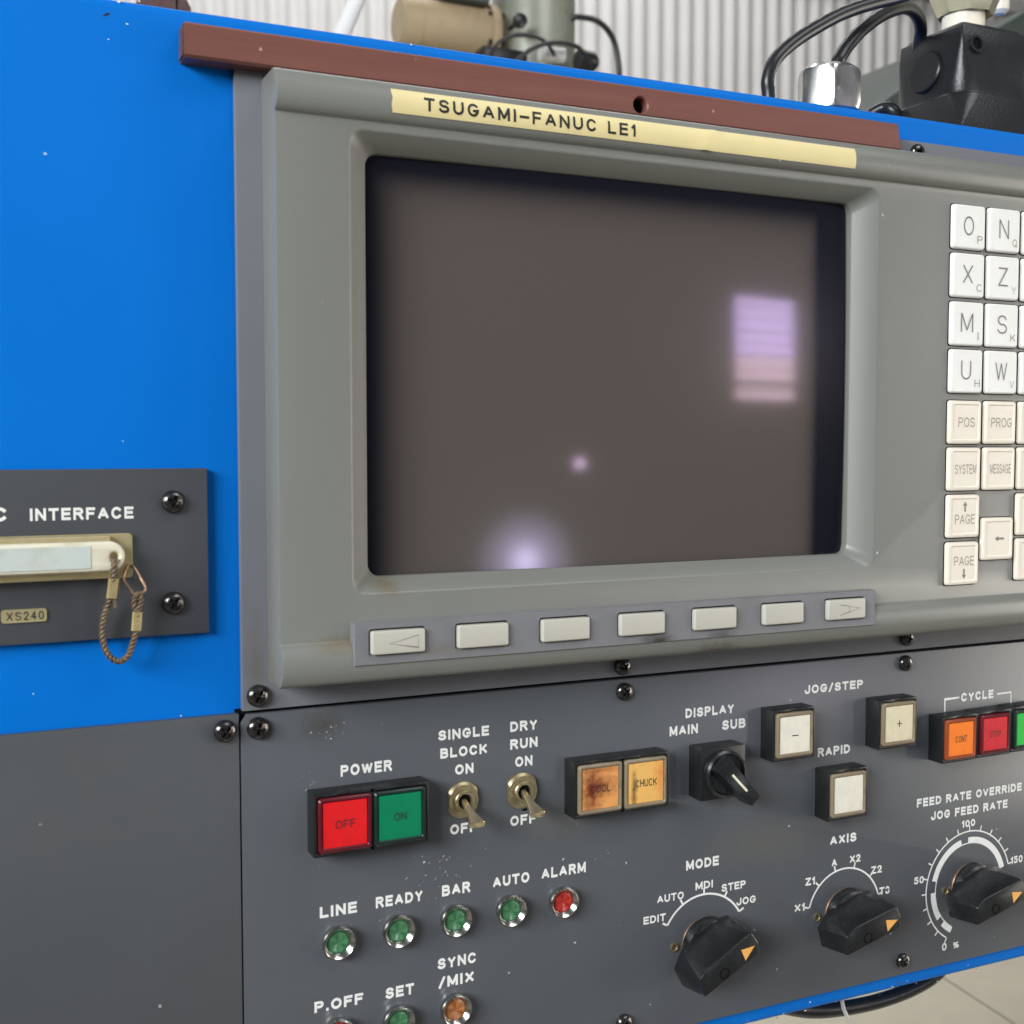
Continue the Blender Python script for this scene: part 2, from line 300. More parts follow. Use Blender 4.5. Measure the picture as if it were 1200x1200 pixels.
GL = {
 'A': (.80, [[(0, 0), (.5, 1)], [(.5, 1), (1, 0)], [(.2, .33), (.8, .33)]]),
 'B': (.70, [[(0, 0), (0, 1)], [(0, 1)] + _arc(.6, .77, .33, .23, 90, -90) + [(0, .54)], [(0, .54)] + _arc(.64, .27, .36, .27, 90, -90) + [(0, 0)]]),
 'C': (.76, [_arc(.5, .5, .5, .5, 42, 318, 20)]),
 'D': (.72, [[(0, 0), (0, 1)], [(0, 1)] + _arc(.42, .5, .58, .5, 90, -90, 16) + [(0, 0)]]),
 'E': (.62, [[(1, 1), (0, 1), (0, 0), (1, 0)], [(0, .52), (.9, .52)]]),
 'F': (.60, [[(1, 1), (0, 1), (0, 0)], [(0, .5), (.85, .5)]]),
 'G': (.78, [_arc(.5, .5, .5, .5, 45, 330, 20) + [(.98, .42), (.58, .42)]]),
 'H': (.72, [[(0, 0), (0, 1)], [(1, 0), (1, 1)], [(0, .52), (1, .52)]]),
 'I': (.02, [[(.5, 0), (.5, 1)]]),
 'J': (.56, [[(1, 1), (1, .3)] + _arc(.5, .3, .5, .3, -10, -180, 10)]),
 'K': (.72, [[(0, 0), (0, 1)], [(.98, 1), (.04, .38)], [(.34, .6), (1, 0)]]),
 'L': (.58, [[(0, 1), (0, 0), (1, 0)]]),
 'M': (.84, [[(0, 0), (0, 1)], [(1, 0), (1, 1)], [(.03, 1), (.5, .08)], [(.97, 1), (.5, .08)]]),
 'N': (.72, [[(0, 0), (0, 1)], [(1, 0), (1, 1)], [(.03, 1), (.97, 0)]]),
 'O': (.80, [_arc(.5, .5, .5, .5, 90, 450, 28)]),
 'P': (.66, [[(0, 0), (0, 1)], [(0, 1)] + _arc(.6, .74, .4, .26, 90, -90) + [(0, .48)]]),
 'Q': (.80, [_arc(.5, .5, .5, .5, 90, 450, 28), [(.62, .26), (1, -.04)]]),
 'R': (.70, [[(0, 0), (0, 1)], [(0, 1)] + _arc(.6, .76, .36, .24, 90, -90) + [(0, .52)], [(.55, .5), (.98, 0)]]),
 'S': (.68, [_arc(.5, .75, .45, .25, 20, 262, 14) + _arc(.5, .255, .5, .255, 80, -160, 14)]),
 'T': (.68, [[(0, 1), (1, 1)], [(.5, 1), (.5, 0)]]),
 'U': (.70, [[(0, 1), (0, .36)] + _arc(.5, .36, .5, .36, 180, 360, 12) + [(1, 1)]]),
 'V': (.74, [[(0, 1), (.5, 0)], [(.5, 0), (1, 1)]]),
 'W': (1.05, [[(0, 1), (.26, 0)], [(.26, 0), (.5, .95)], [(.5, .95), (.74, 0)], [(.74, 0), (1, 1)]]),
 'X': (.72, [[(0, 0), (1, 1)], [(0, 1), (1, 0)]]),
 'Y': (.72, [[(0, 1), (.5, .45)], [(1, 1), (.5, .45)], [(.5, .5), (.5, 0)]]),
 'Z': (.64, [[(.02, 1), (.97, 1)], [(.97, 1), (.0, 0)], [(0, 0), (1, 0)]]),
 '0': (.56, [_arc(.5, .5, .5, .5, 90, 450, 24)]),
 '1': (.20, [[(1, 0), (1, 1)], [(1, .97), (.0, .76)]]),
 '2': (.54, [_arc(.5, .72, .48, .28, 170, -35, 12) + [(0, 0), (1, 0)]]),
 '3': (.54, [_arc(.48, .75, .44, .25, 160, -80, 12) + _arc(.5, .26, .5, .26, 80, -165, 12)]),
 '4': (.60, [[(.72, 0), (.72, 1), (0, .28), (1, .28)]]),
 '5': (.54, [[(.92, 1), (.14, 1), (.06, .5)] + _arc(.48, .32, .52, .32, 130, -155, 14)]),
 '/': (.42, [[(0, -.06), (1, 1.02)]]), '.': (.02, [[(.5, 0), (.5, .02)]]), '-': (.5, [[(0, .4), (1, .4)]]), '\u2013': (.62, [[(0, .44), (1, .44)]]),
 '+': (.7, [[(0, .5), (1, .5)], [(.5, 0), (.5, 1)]]),
 '%': (.9, [_arc(.2, .78, .2, .22, 90, 450, 12), _arc(.8, .22, .2, .22, 90, 450, 12), [(.2, 0), (.8, 1)]]),
}
def glyphs(s, w, space):
    """monoline lettering: flat strokes of width w for a cap height of 1 -> (vertices, faces)"""
    vs, fs = [], []; x = 0.0; gap = .13 + .22 * (space - 1); k = 0
    for ch in s:
        if ch == ' ': x += .42 + gap; continue
        gw, strokes = GL[ch]
        for st_ in strokes:
            pts = [(x + w / 2 + u * gw, w / 2 + v * (1 - w)) for u, v in st_]
            closed = math.dist(pts[0], pts[-1]) < 1e-6
            if closed: pts = pts[:-1]
            else:
                for i0, i1 in ((0, 1), (-1, -2)):
                    d = Vector(pts[i0]) - Vector(pts[i1]); d.normalize(); q = Vector(pts[i0]) + d * w / 2 * (1 if ch not in 'AVWXKZNMY' or abs(d.x) < .05 or abs(d.y) < .05 else .25); pts[i0] = (q.x, q.y)
                fine = [pts[0]]
                for p_ in pts[1:]:
                    n_ = max(1, int(math.dist(fine[-1], p_) / .16)); a_ = fine[-1]
                    fine += [(a_[0] + (p_[0] - a_[0]) * i / n_, a_[1] + (p_[1] - a_[1]) * i / n_) for i in range(1, n_ + 1)]
                pts = fine
            n = len(pts); base = len(vs); k += 1; lift = (k % 5) * 0.000003
            for i in range(n):
                a = pts[(i - 1) % n] if closed or i else pts[0]; b = pts[(i + 1) % n] if closed or i < n - 1 else pts[-1]
                t = Vector((b[0] - a[0], b[1] - a[1])).normalized(); s_ = Vector((pts[i][0] - a[0], pts[i][1] - a[1]))
                c = max(.5, s_.normalized().dot(t)) if s_.length > 0 else 1
                q = Vector((-t.y, t.x)) * w / 2 / c; p = Vector(pts[i])
                vs += [Vector((p.x + q.x, p.y + q.y, lift)), Vector((p.x - q.x, p.y - q.y, lift))]
            for i in range(n if closed else n - 1):
                j = (i + 1) % n; fs.append((base + 2 * i, base + 2 * j, base + 2 * j + 1, base + 2 * i + 1))
        x += gw + w + gap
    return vs, fs
def lettering(s, x0, x1, z0, h, d, m, parent, bold=0.17, space=1.15, dfun=None, label=None, name='lettering'):
    """letters whose left, right edges are x0, x1 and whose baseline and height are z0, h"""
    vs, fs = glyphs(s, bold, space)
    a0, a1 = min(v.x for v in vs), max(v.x for v in vs)
    b0, b1 = 0, 1
    bm = bmesh.new(); V = []
    for v in vs:
        x = x0 + (v.x - a0) / (a1 - a0) * (x1 - x0); z = z0 + (v.y - b0) / (b1 - b0) * h
        V.append(bm.verts.new(P(x, (dfun(z) if dfun else d) + v.z, z)))
    for f in fs:
        try: bm.faces.new([V[i] for i in f])
        except ValueError: pass
    front(bm); return ob(name, bm, m, parent, label=label, recalc=False)
def ptext(s, lb, rb, cap, parent, m='white', d=0.00008, **k):
    a = at(lb[0], lb[1], d); b = at(rb[0], rb[1], d); t = at(lb[0], lb[1] - cap, d)
    return lettering(s, a.x, b.x, (a.z + b.z) / 2, t.z - a.z, d, m, parent, **k)

# phillips pan head screw (one shared mesh)
def screw_mesh():
    r = 0.0036
    b = lathe(bmesh.new(), (0, 0, 0), [(r * .98, 0), (r, .0007), (r * .96, .0013), (r * .84, .0019), (r * .62, .0024), (r * .3, .0027), (r * .02, .0028)], 36, cap0=True, cap1=True)
    c1 = bmesh.new(); loft(c1, [[P(x, .0010, z) for x, z in ((-.0012, -.0003), (.0012, -.0003), (.0012, .0003), (-.0012, .0003))], [P(x, .004, z) for x, z in ((-.0027, -.00066), (.0027, -.00066), (.0027, .00066), (-.0027, .00066))]])
    c2 = bmesh.new(); loft(c2, [[P(x, .0010, z) for z, x in ((-.0012, -.0003), (.0012, -.0003), (.0012, .0003), (-.0012, .0003))], [P(x, .004, z) for z, x in ((-.0027, -.00066), (.0027, -.00066), (.0027, .00066), (-.0027, .00066))]])
    b = modmesh(b, (c1, c2))
    bmesh.ops.recalc_face_normals(b, faces=b.faces)
    me = bpy.data.meshes.new('screw'); b.to_mesh(me); b.free(); finish(me, 40); me.materials.append(M['screw']); return me
SCREW = screw_mesh()
def screw(parent, px, py, d=0.0, rot=20, s=1.0, label=None):
    p = at(px, py, d + .0014); p = Vector((p.x, -d, p.z))
    o = link('screw', SCREW, parent, p, label); o.rotation_euler = (0, R(rot), 0); o.scale = (s, s, s); return o

# ================================================================= SETTING
FZ = -1.22
fl = bmesh.new(); box(fl, -6, 9, -9, 6, FZ - 0.05, FZ - 0.003)
floor = tag(ob('floor', fl, 'grout'), 'beige tiled factory floor seen below the console', kind='structure')
# tiles: one tile edge runs through the joint seen under the console
ja, jb = atz(1107, 1146, FZ), atz(1190, 1200, FZ)
e1 = (jb - ja).normalized(); e2 = Vector((-e1.y, e1.x, 0)); TS = 0.6
tbm = bmesh.new()
def tile_bm():
    b = bbox(-TS / 2 + .003, TS / 2 - .003, -TS / 2 + .003, TS / 2 - .003, -.02, 0, 0.0015, 1); return b
_t = tile_bm(); TM = bpy.data.meshes.new('tile'); bmesh.ops.recalc_face_normals(_t, faces=_t.faces); _t.to_mesh(TM); _t.free(); finish(TM); TM.materials.append(M['tile'])
tbm.free()
for i in range(-3, 4):  # floor further out is left bare and dark to cut light bounced upward
    for j in range(-3, 3):
        c = ja + e1 * (TS * (i + .3)) + e2 * (TS * (j + .5))
        t = link('tile', TM, floor, c); t.rotation_euler = (0, 0, math.atan2(e1.y, e1.x))

# corrugated wall, parallel to the console, 4.4 m away
wb = bmesh.new(); pitch = 0.076; Y = 4.1; x = -3.5; prof = []
while x < 8.5:
    for u, h in ((0, 0), (.10, 0), (.22, .012), (.36, .018), (.52, .018), (.66, .012), (.78, 0)): prof.append((x + u * pitch, Y - h))
    x += pitch
lo = [wb.verts.new((a, b, FZ)) for a, b in prof]; hi = [wb.verts.new((a, b, 4.5)) for a, b in prof]
for i in range(len(prof) - 1): wb.faces.new((lo[i], lo[i + 1], hi[i + 1], hi[i]))
wroot = thing('corrugated_wall', (2.5, Y, FZ), 'pale grey corrugated metal wall far behind the blue cabinet', 'wall')
ob('corrugated_sheet', wb, 'wall', wroot, ang=80)
gz = at(1150, 10, -Y).z
ob('girt', bbox(1.9, 8.5, -Y + .03, -Y + .10, gz - .03, gz + .03, .004), 'beam', wroot)

# ================================================================= BLUE CABINET
BD = -0.0025                        # face of the blue sheet
ztop = (at(300, 20, BD).z + at(800, 98, BD).z + at(1200, 155, BD).z) / 3; zbot = at(1050, 1160, BD).z
XL, XR = -0.40, 0.86
cab = thing('machine_cabinet', (0.2, 0.2, zbot), 'big bright blue painted machine cabinet that carries the grey panels', 'machine')
b = box(bmesh.new(), XL, XR, -0.42, BD, zbot, ztop); b = modmesh(b, (), .0028, 4)
ob('body', b, 'blue', cab)
def fleck(px, py, w, h, m, d, ang=0, parent=cab, name='paint_chip'):
    p = at(px, py, d); b = bmesh.new(); n = 9; vs = []
    for k in range(n):
        a = 2 * math.pi * k / n; r = random.uniform(.6, 1.1); u, v = math.cos(a) * w / 2 * r, math.sin(a) * h / 2 * r
        vs.append(b.verts.new(P(p.x + u * math.cos(ang) - v * math.sin(ang), d, p.z + u * math.sin(ang) + v * math.cos(ang))))
    b.faces.new(vs); front(b); return ob(name, b, m, parent, recalc=False)
fleck(125, 17, .0032, .0009, 'ink', BD + .00006, .5)
for (x_, y_, s_) in ((149, 28, .0008), (139, 2, .0012), (155, 1, .0009), (163, 1, .0008), (127, 46, .0005), (482, 52, .0008), (1108, 175, .0006), (212, 839, .0006), (39, 813, .0006), (144, 517, .0004)):
    fleck(x_, y_, s_, s_ * .8, 'white', BD + .00006)

for _ in range(26):
    q_ = random.uniform(870, 1200); fleck(q_, 1187 - (q_ - 900) * .235 + random.uniform(-2, 10), random.uniform(.0004, .0014), random.uniform(.0002, .0006), 'grout' if random.random() < .7 else 'white', BD + .00005)
# ================================================================= BROWN DRIP RAIL
rd = 0.0055
a = at(216, 22, rd); c_ = at(217, 66, rd); e_ = at(1052, 150, rd)
a.z = (at(216, 22, rd).z + at(500, 62.5, rd).z + at(1054, 149, rd).z) / 3
print('ZTOP', ztop, a.z, at(216, 22, rd).z, at(1054, 149, rd).z, c_.z)
rail = thing('drip_rail', (0.1, -BD, c_.z), 'long brown painted metal bar fixed along the top of the blue cabinet', 'rail')
rb = bmesh.new(); x0, x1 = a.x, e_.x
ra = [(BD, a.z - .0002), (rd - .0006, a.z), (rd, a.z - .0006), (rd, c_.z + .0008), (rd - .0008, c_.z), (BD, c_.z)]
loft(rb, [[P(x0, d, z) for d, z in ra], [P(x1 + (.003 if k == 0 else 0), d, z) for k, (d, z) in enumerate([(0, 0)])] and [P(x1 + (a.z - z) * .18, d, z) for d, z in ra]])
hc = at(751, 123, rd); cut = lathe(bmesh.new(), (hc.x, -rd - .001, hc.z), [(.0028, -.005), (.0028, .003)], 28, cap0=True, cap1=True)
csk = lathe(bmesh.new(), (hc.x, -rd, hc.z), [(.0026, -.0008), (.0035, .0003)], 28, cap0=True, cap1=True)
rb = modmesh(rb, (cut, csk), .0003, 2)
ob('bar', rb, 'brown', rail)
eb = bmesh.new(); prism(eb, [(x0 - .0006, c_.z + .0005), (x0 + .0001, c_.z + .0005), (x0 + .0001, a.z - .0005), (x0 - .0003, a.z - .0005)], BD + .001, rd - .0008)
ob('sawn_end', eb, 'brown_end', rail)
hb = lathe(bmesh.new(), (hc.x, -rd + .0038, hc.z), [(.00278, -.0002), (.00278, .0001)], 28, cap0=True, cap1=True); ob('hole_bottom', hb, 'void', rail)

# ================================================================= MONITOR UNIT
FD = 0.016
pl = at(279, 450, 0).x; pb = at(700, 795.6, 0).z; pt = at(1200, 182.7, 0).z; PR = pl + 0.46
mon = thing('monitor_unit', (pl + .2, 0, pb), 'olive grey monitor and keypad unit with a dark switched-off picture tube', 'monitor')
pbm = modmesh(box(bmesh.new(), pl, PR, BD, 0, pb, pt), (), .0005, 2); ob('mounting_plate', pbm, 'plate', mon)
L = at(324.5, 430, FD).x; zc1 = at(321, 128.5, FD).z; zc2 = at(330, 757, FD).z; zt = at(320, 76, .0165).z; zb = at(329, 809, .0165).z
RX = L + 0.43
ROLL = [(0, 0), (.04, .0012), (.12, .0021), (.24, .0028), (.38, .0031), (.52, .0031), (.66, .0027), (.80, .0019), (.90, .0009), (.965, -.0002), (1, -.0014)]
def roll_top(z):
    t = min(1, max(0, (z - zc1) / (zt - zc1)))
    for (a0, b0), (a1, b1) in zip(ROLL, ROLL[1:]):
        if a0 <= t <= a1: return FD + b0 + (b1 - b0) * (t - a0) / (a1 - a0)
    return FD
prof = [(0.0003, zt)] + [(FD + b, zc1 + (zt - zc1) * t) for t, b in reversed(ROLL)] + [(FD + b, zc2 + (zb - zc2) * t) for t, b in ROLL] + [(0.0003, zb)]
hb = bmesh.new(); loft(hb, [[P(L, d, z) for d, z in prof], [P(RX, d, z) for d, z in prof]])
# opening for the tube: outer rim on the face, splayed walls, inner rim
ox0 = (at(409, 165, FD).x + at(413.6, 660, FD).x) / 2; ox1 = (at(1031.8, 235, FD).x + at(1024.4, 655, FD).x) / 2
oz1 = (at(417, 151.3, FD).z + at(1018, 219.6, FD).z) / 2; oz0 = (at(424, 698.7, FD).z + at(1017, 662.5, FD).z) / 2
ID = 0.0092
q = [at(429.5, 400, ID).x, at(997 - 1.5, 400, ID).x, (at(500, 670.5, ID).z + at(900, 655, ID).z) / 2, (at(500, 187, ID).z + at(900, 228.5, ID).z) / 2]
o1 = rrect(ox0, ox1, oz0, oz1, .0045); o2 = rrect(q[0], q[1], q[2], q[3], .004)
ext = [(x + (x - X) * .0, z) for (x, z), (X, Z) in zip(o1, o2)]
k_ = .004 / (FD - ID)
o0 = [(x + (x - X) * k_, z + (z - Z) * k_) for (x, z), (X, Z) in zip(o1, o2)]
cut = bmesh.new(); loft(cut, [[P(x, -.004, z) for x, z in o2], [P(x, ID - .0, z) for x, z in o2], [P(x, FD + .004, z) for x, z in o0]])
hb = modmesh(hb, (cut,), .00055, 2, 30)
ob('housing', hb, 'housing', mon, ang=30)

# picture tube: bulging glass with the phosphor field seen through it
def tube_mat():
    m = bpy.data.materials.new('picture_tube_glass'); m.use_nodes = True; n = m.node_tree.nodes; l = m.node_tree.links; b = n['Principled BSDF']
    t = n.new('ShaderNodeTexCoord'); s = n.new('ShaderNodeSeparateXYZ'); l.new(t.outputs['Object'], s.inputs[0])
    def edge(sock, c, half, soft):
        a = n.new('ShaderNodeMath'); a.operation = 'SUBTRACT'; l.new(sock, a.inputs[0]); a.inputs[1].default_value = c
        q = n.new('ShaderNodeMath'); q.operation = 'ABSOLUTE'; l.new(a.outputs[0], q.inputs[0])
        r = n.new('ShaderNodeMath'); r.operation = 'DIVIDE'; l.new(q.outputs[0], r.inputs[0]); r.inputs[1].default_value = half
        p = n.new('ShaderNodeMath'); p.operation = 'POWER'; l.new(r.outputs[0], p.inputs[0]); p.inputs[1].default_value = soft; return p.outputs[0]
    def side(sock, c, half, sign, pw):
        a = n.new('ShaderNodeMath'); a.operation = 'MULTIPLY_ADD'; l.new(sock, a.inputs[0]); a.inputs[1].default_value = sign / half; a.inputs[2].default_value = -sign * c / half
        q = n.new('ShaderNodeMath'); q.operation = 'MAXIMUM'; l.new(a.outputs[0], q.inputs[0]); q.inputs[1].default_value = 0
        p = n.new('ShaderNodeMath'); p.operation = 'POWER'; l.new(q.outputs[0], p.inputs[0]); p.inputs[1].default_value = pw; return p.outputs[0]
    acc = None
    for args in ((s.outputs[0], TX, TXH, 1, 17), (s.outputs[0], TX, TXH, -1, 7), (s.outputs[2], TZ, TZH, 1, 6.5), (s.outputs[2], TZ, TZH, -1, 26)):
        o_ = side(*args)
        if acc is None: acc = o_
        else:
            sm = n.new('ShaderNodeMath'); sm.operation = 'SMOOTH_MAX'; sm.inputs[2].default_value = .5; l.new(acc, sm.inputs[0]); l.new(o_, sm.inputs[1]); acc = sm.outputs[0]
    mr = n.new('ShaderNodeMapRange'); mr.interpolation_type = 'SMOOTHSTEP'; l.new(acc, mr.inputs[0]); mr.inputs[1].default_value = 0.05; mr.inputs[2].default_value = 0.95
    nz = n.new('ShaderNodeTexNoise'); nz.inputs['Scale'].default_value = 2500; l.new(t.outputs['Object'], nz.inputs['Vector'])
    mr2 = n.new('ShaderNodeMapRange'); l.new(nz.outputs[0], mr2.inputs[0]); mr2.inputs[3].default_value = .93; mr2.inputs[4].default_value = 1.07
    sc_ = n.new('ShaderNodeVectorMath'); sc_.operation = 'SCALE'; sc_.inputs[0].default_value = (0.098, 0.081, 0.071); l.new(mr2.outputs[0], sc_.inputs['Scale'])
    mx = n.new('ShaderNodeMix'); mx.data_type = 'RGBA'; l.new(mr.outputs[0], mx.inputs['Factor']); l.new(sc_.outputs[0], mx.inputs['A']); mx.inputs['B'].default_value = (0.009, 0.010, 0.015, 1)  # border colour is lifted towards blue to imitate sheen on the dark glass
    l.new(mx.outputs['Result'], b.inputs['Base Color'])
    b.inputs['Roughness'].default_value = 0.062; b.inputs['IOR'].default_value = 1.5; b.inputs['Specular IOR Level'].default_value = 0.30
    b.inputs['Specular Tint'].default_value = (0.84, 0.66, 1.0, 1)
    b.inputs['Coat Weight'].default_value = 0.16; b.inputs['Coat Roughness'].default_value = 0.2
    return m
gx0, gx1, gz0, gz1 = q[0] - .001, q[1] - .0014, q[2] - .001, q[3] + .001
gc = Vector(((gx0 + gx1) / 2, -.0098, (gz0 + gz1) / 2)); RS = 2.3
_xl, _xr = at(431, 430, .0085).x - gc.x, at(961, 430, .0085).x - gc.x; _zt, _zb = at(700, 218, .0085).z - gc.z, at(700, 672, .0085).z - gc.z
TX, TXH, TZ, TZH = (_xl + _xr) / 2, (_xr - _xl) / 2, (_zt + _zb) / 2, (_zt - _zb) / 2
gb = bmesh.new(); NX, NZ = 48, 36; g = []
for i in range(NX + 1):
    row = []
    for j in range(NZ + 1):
        x = gx0 + (gx1 - gx0) * i / NX; z = gz0 + (gz1 - gz0) * j / NZ
        r2 = (x - gc.x) ** 2 + (z - gc.z) ** 2; row.append(gb.verts.new((x, gc.y + RS - math.sqrt(RS * RS - r2), z)))
    g.append(row)
for i in range(NX):
    for j in range(NZ): gb.faces.new((g[i][j], g[i + 1][j], g[i + 1][j + 1], g[i][j + 1]))
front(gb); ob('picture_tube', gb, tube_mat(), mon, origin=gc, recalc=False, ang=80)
vb = bmesh.new(); loft(vb, [[P(x, .0035, z) for x, z in rrect(q[0] - .003, q[1] + .003, q[2] - .003, q[3] + .003, .004)], [P(x, -.0015, z) for x, z in rrect(q[0] - .003, q[1] + .003, q[2] - .003, q[3] + .003, .004)]], cap0=False)
sur = ob('tube_surround', vb, 'void', mon)

# yellow label tape wrapped over the top roll
t0, t1 = at(459.5, 117, .019), at(1003, 184, .019); tz1 = at(459.5, 103, .019).z; tz0 = at(460, 131.5, .019).z
tb = bmesh.new(); nx, nz_ = 60, 10; g = []
for i in range(nx + 1):
    x = t0.x + (t1.x - t0.x) * i / nx; row = []
    for j in range(nz_ + 1):
        z = tz0 + (tz1 - tz0) * j / nz_
        xx = x + (.00018 * math.sin(j * 1.1 + 1) if i == 0 else 0)
        ridge = .0009 * math.exp(-((x - at(827, 160, .019).x - (z - tz0) * .35) / .0012) ** 2) if 10 < i else 0
        row.append(tb.verts.new(P(xx, roll_top(z) + .00018 + ridge, z)))
    g.append(row)
for i in range(nx):
    for j in range(nz_): tb.faces.new((g[i][j], g[i + 1][j], g[i + 1][j + 1], g[i][j + 1]))
front(tb); ge = bmesh.ops.extrude_face_region(tb, geom=tb.faces[:]); vs = [e for e in ge['geom'] if isinstance(e, bmesh.types.BMVert)]
bmesh.ops.translate(tb, vec=(0, .0003, 0), verts=vs)
tape = ob('label_tape', tb, 'tape', mon, label='pale yellow adhesive tape with the machine name in black', ang=60)
la, lb_ = at(497, 129.5, .0192), at(745, 160, .0192)
lettering('TSUGAMI\u2013FANUC LE1', la.x, lb_.x, (la.z + lb_.z) / 2 - .0001, at(497, 113.6, .0192).z - la.z, 0, 'ink', tape, bold=0.19, space=1.9, dfun=lambda z: roll_top(z) + .00030)

# soft key strip with seven keys
SD = 0.0196
sa, sb_ = at(414.6, 731, SD), at(1025.6, 731, SD)
sz1 = (at(414.6, 730.5, SD).z + at(1025, 691.8, SD).z) / 2; sz0 = (at(418.3, 782.4, SD).z + at(1027, 731, SD).z) / 2
KD = 0.0212; keys = []
for (l_, r_, cy_) in ((436.7, 498.3, 753), (538.3, 596, 745.5), (636, 692, 738), (728.3, 779.5, 731.3), (815, 863.5, 725), (895.8, 942.8, 719), (970.7, 1015.2, 713.8)):
    u, v = at(l_, cy_, KD), at(r_, cy_, KD); keys.append(((u.x + v.x) / 2, at((l_ + r_) / 2, cy_, KD).z, (v.x - u.x)))
kw = sum(k[2] for k in keys) / 7; kz = sum(k[1] for k in keys) / 7; kh = 0.0074
print('softkeys w', kw, [round(k[2], 4) for k in keys], [round(k[1], 4) for k in keys], 'dx', [round(b_[0] - a_[0], 4) for a_, b_ in zip(keys, keys[1:])])
sbm = box(bmesh.new(), sa.x, sb_.x, FD - .003, SD, sz0, sz1)
cuts = []
for k in keys:
    c = bmesh.new(); prism(c, rrect(k[0] - kw / 2 - .0005, k[0] + kw / 2 + .0005, kz - kh / 2 - .0005, kz + kh / 2 + .0005, .001, 3), SD - .0016, SD + .002); cuts.append(c)
sbm = modmesh(sbm, cuts, .00025, 1); st = ob('soft_key_strip', sbm, 'strip', mon)
kb = bmesh.new(); prism(kb, rrect(-kw / 2, kw / 2, -kh / 2, kh / 2, .0007, 3), -.003, KD - SD)
kb = modmesh(kb, (), .0005, 3); bmesh.ops.recalc_face_normals(kb, faces=kb.faces)
KM = bpy.data.meshes.new('soft_key'); kb.to_mesh(KM); kb.free(); finish(KM, 40); KM.materials.append(M['softkey'])
gm = M['void'].copy(); gm.name = 'key_gap'
for k in keys:
    link('soft_key', KM, st, (k[0], -SD, kz))
    gb = bmesh.new(); gb.faces.new([gb.verts.new(P(x, SD - .00155, z)) for x, z in ((k[0] - kw / 2 - .0005, kz - kh / 2 - .0005), (k[0] + kw / 2 + .0005, kz - kh / 2 - .0005), (k[0] + kw / 2 + .0005, kz + kh / 2 + .0005), (k[0] - kw / 2 - .0005, kz + kh / 2 + .0005))]); front(gb)
    ob('key_gap', gb, 'void', st, recalc=False)
k = keys[0]; ib = bmesh.new(); strip(ib, [(k[0] - .003, kz - .0004), (k[0] + .0065, kz + .0018), (k[0] + .0065, kz - .0022)], .00022, KD + .00006, True); front(ib); ob('arrow_mark', ib, 'subprint2' if 'subprint2' in M else 'keyprint', st, recalc=False)
k = keys[6]; ib = bmesh.new(); strip(ib, [(k[0] - .0035, kz + .0019), (k[0] + .006, kz + .0002), (k[0] - .0035, kz - .0021)], .00026, KD + .00006); strip(ib, [(k[0] - .0035, kz + .0019), (k[0] + .001, kz + .0012), (k[0] + .001, kz - .0010), (k[0] - .0035, kz - .0021)], .00026, KD + .00007); front(ib); ob('arrow_mark', ib, 'keyprint', st, recalc=False)

# keypad
CK = FD + 0.0021
def keymesh(name, m, cream):
    b = bmesh.new(); h = .0097
    loops = [(FD - CK, .0083, .0012), (-.0008, .0082, .0012), (-.00025, .0080, .0012), (0, .0076, .0011)]
    if cream: loops += [(.0, .0068, .0009), (-.00035, .0064, .0008)]
    else: loops += [(-.0001, .0062, .0009)]
    loft(b, [[P(x, d, z) for x, z in rrect(-w, w, -w - .0003, w + .0003, r, 3)] for d, w, r in loops])
    bmesh.ops.recalc_face_normals(b, faces=b.faces)
    me = bpy.data.meshes.new(name); b.to_mesh(me); b.free(); finish(me, 30); me.materials.append(M[m]); return me
KW, KC = keymesh('key_white', 'keywhite', False), keymesh('key_cream', 'keycream', True)
c1 = at(1138, 266, CK); c2 = at(1133.3, 435, CK); KX = 0.01878
colx = (c1.x + c2.x) / 2 - .0002; KZ = [at(1138, 266, CK).z, at(1136.5, 322.6, CK).z, at(1135, 379.3, CK).z, at(1133.5, 435, CK).z, at(1132.7, 494.8, CK).z, at(1130.7, 549.8, CK).z, at(1130.4, 605, CK).z, at(1128.8, 660.4, CK).z]
print('key z steps', [round(a_ - b_, 4) for a_, b_ in zip(KZ, KZ[1:])], 'col step', at(1178, 326, CK).x - at(1136.5, 322.6, CK).x, 'x by row', at(1138, 266, CK).x, at(1128.8, 660.4, CK).x)
def key(cx_, cz_, cream, texts=()):
    o = link('key', KC if cream else KW, mon, (cx_, -CK, cz_))
    if texts: o['label'] = ('cream' if cream else 'white') + ' keypad key marked ' + texts[0][0]
    sb = bmesh.new(); w = .0086
    prism(sb, rrect(cx_ - w, cx_ + w, cz_ - w - .0003, cz_ + w + .0003, .0012, 3), FD - .0002, FD + .00022, cap0=False); ob('key_slot', sb, 'void', o)
    for (s, u, v, w_, h_, m, bo) in texts:
        lettering(s, cx_ + u - w_ / 2, cx_ + u + w_ / 2, cz_ + v - h_ / 2, h_, CK + (.00004 if not cream else -.00026), m, o, bold=bo, space=1.2)
    return o
def arrow(o, cx_, cz_, dx, dz, ln=.004, d=CK - .00026):
    b = bmesh.new(); t = Vector((dx, dz)); n_ = Vector((-dz, dx)); c = Vector((cx_, cz_))
    pts = [c - t * ln / 2 - n_ * .0004, c + t * ln * .1 - n_ * .0004, c + t * ln * .1 - n_ * .0011, c + t * ln / 2, c + t * ln * .1 + n_ * .0011, c + t * ln * .1 + n_ * .0004, c - t * ln / 2 + n_ * .0004]
    b.faces.new([b.verts.new(P(p.x, d, p.y)) for p in pts]); front(b); ob('arrow_mark', b, 'keyprint', o, recalc=False)
big = dict()
rows = [('O', 'P', 'N', 'Q'), ('X', 'C', 'Z', 'Y'), ('M', 'I', 'S', 'K'), ('U', 'H', 'W', 'V')]
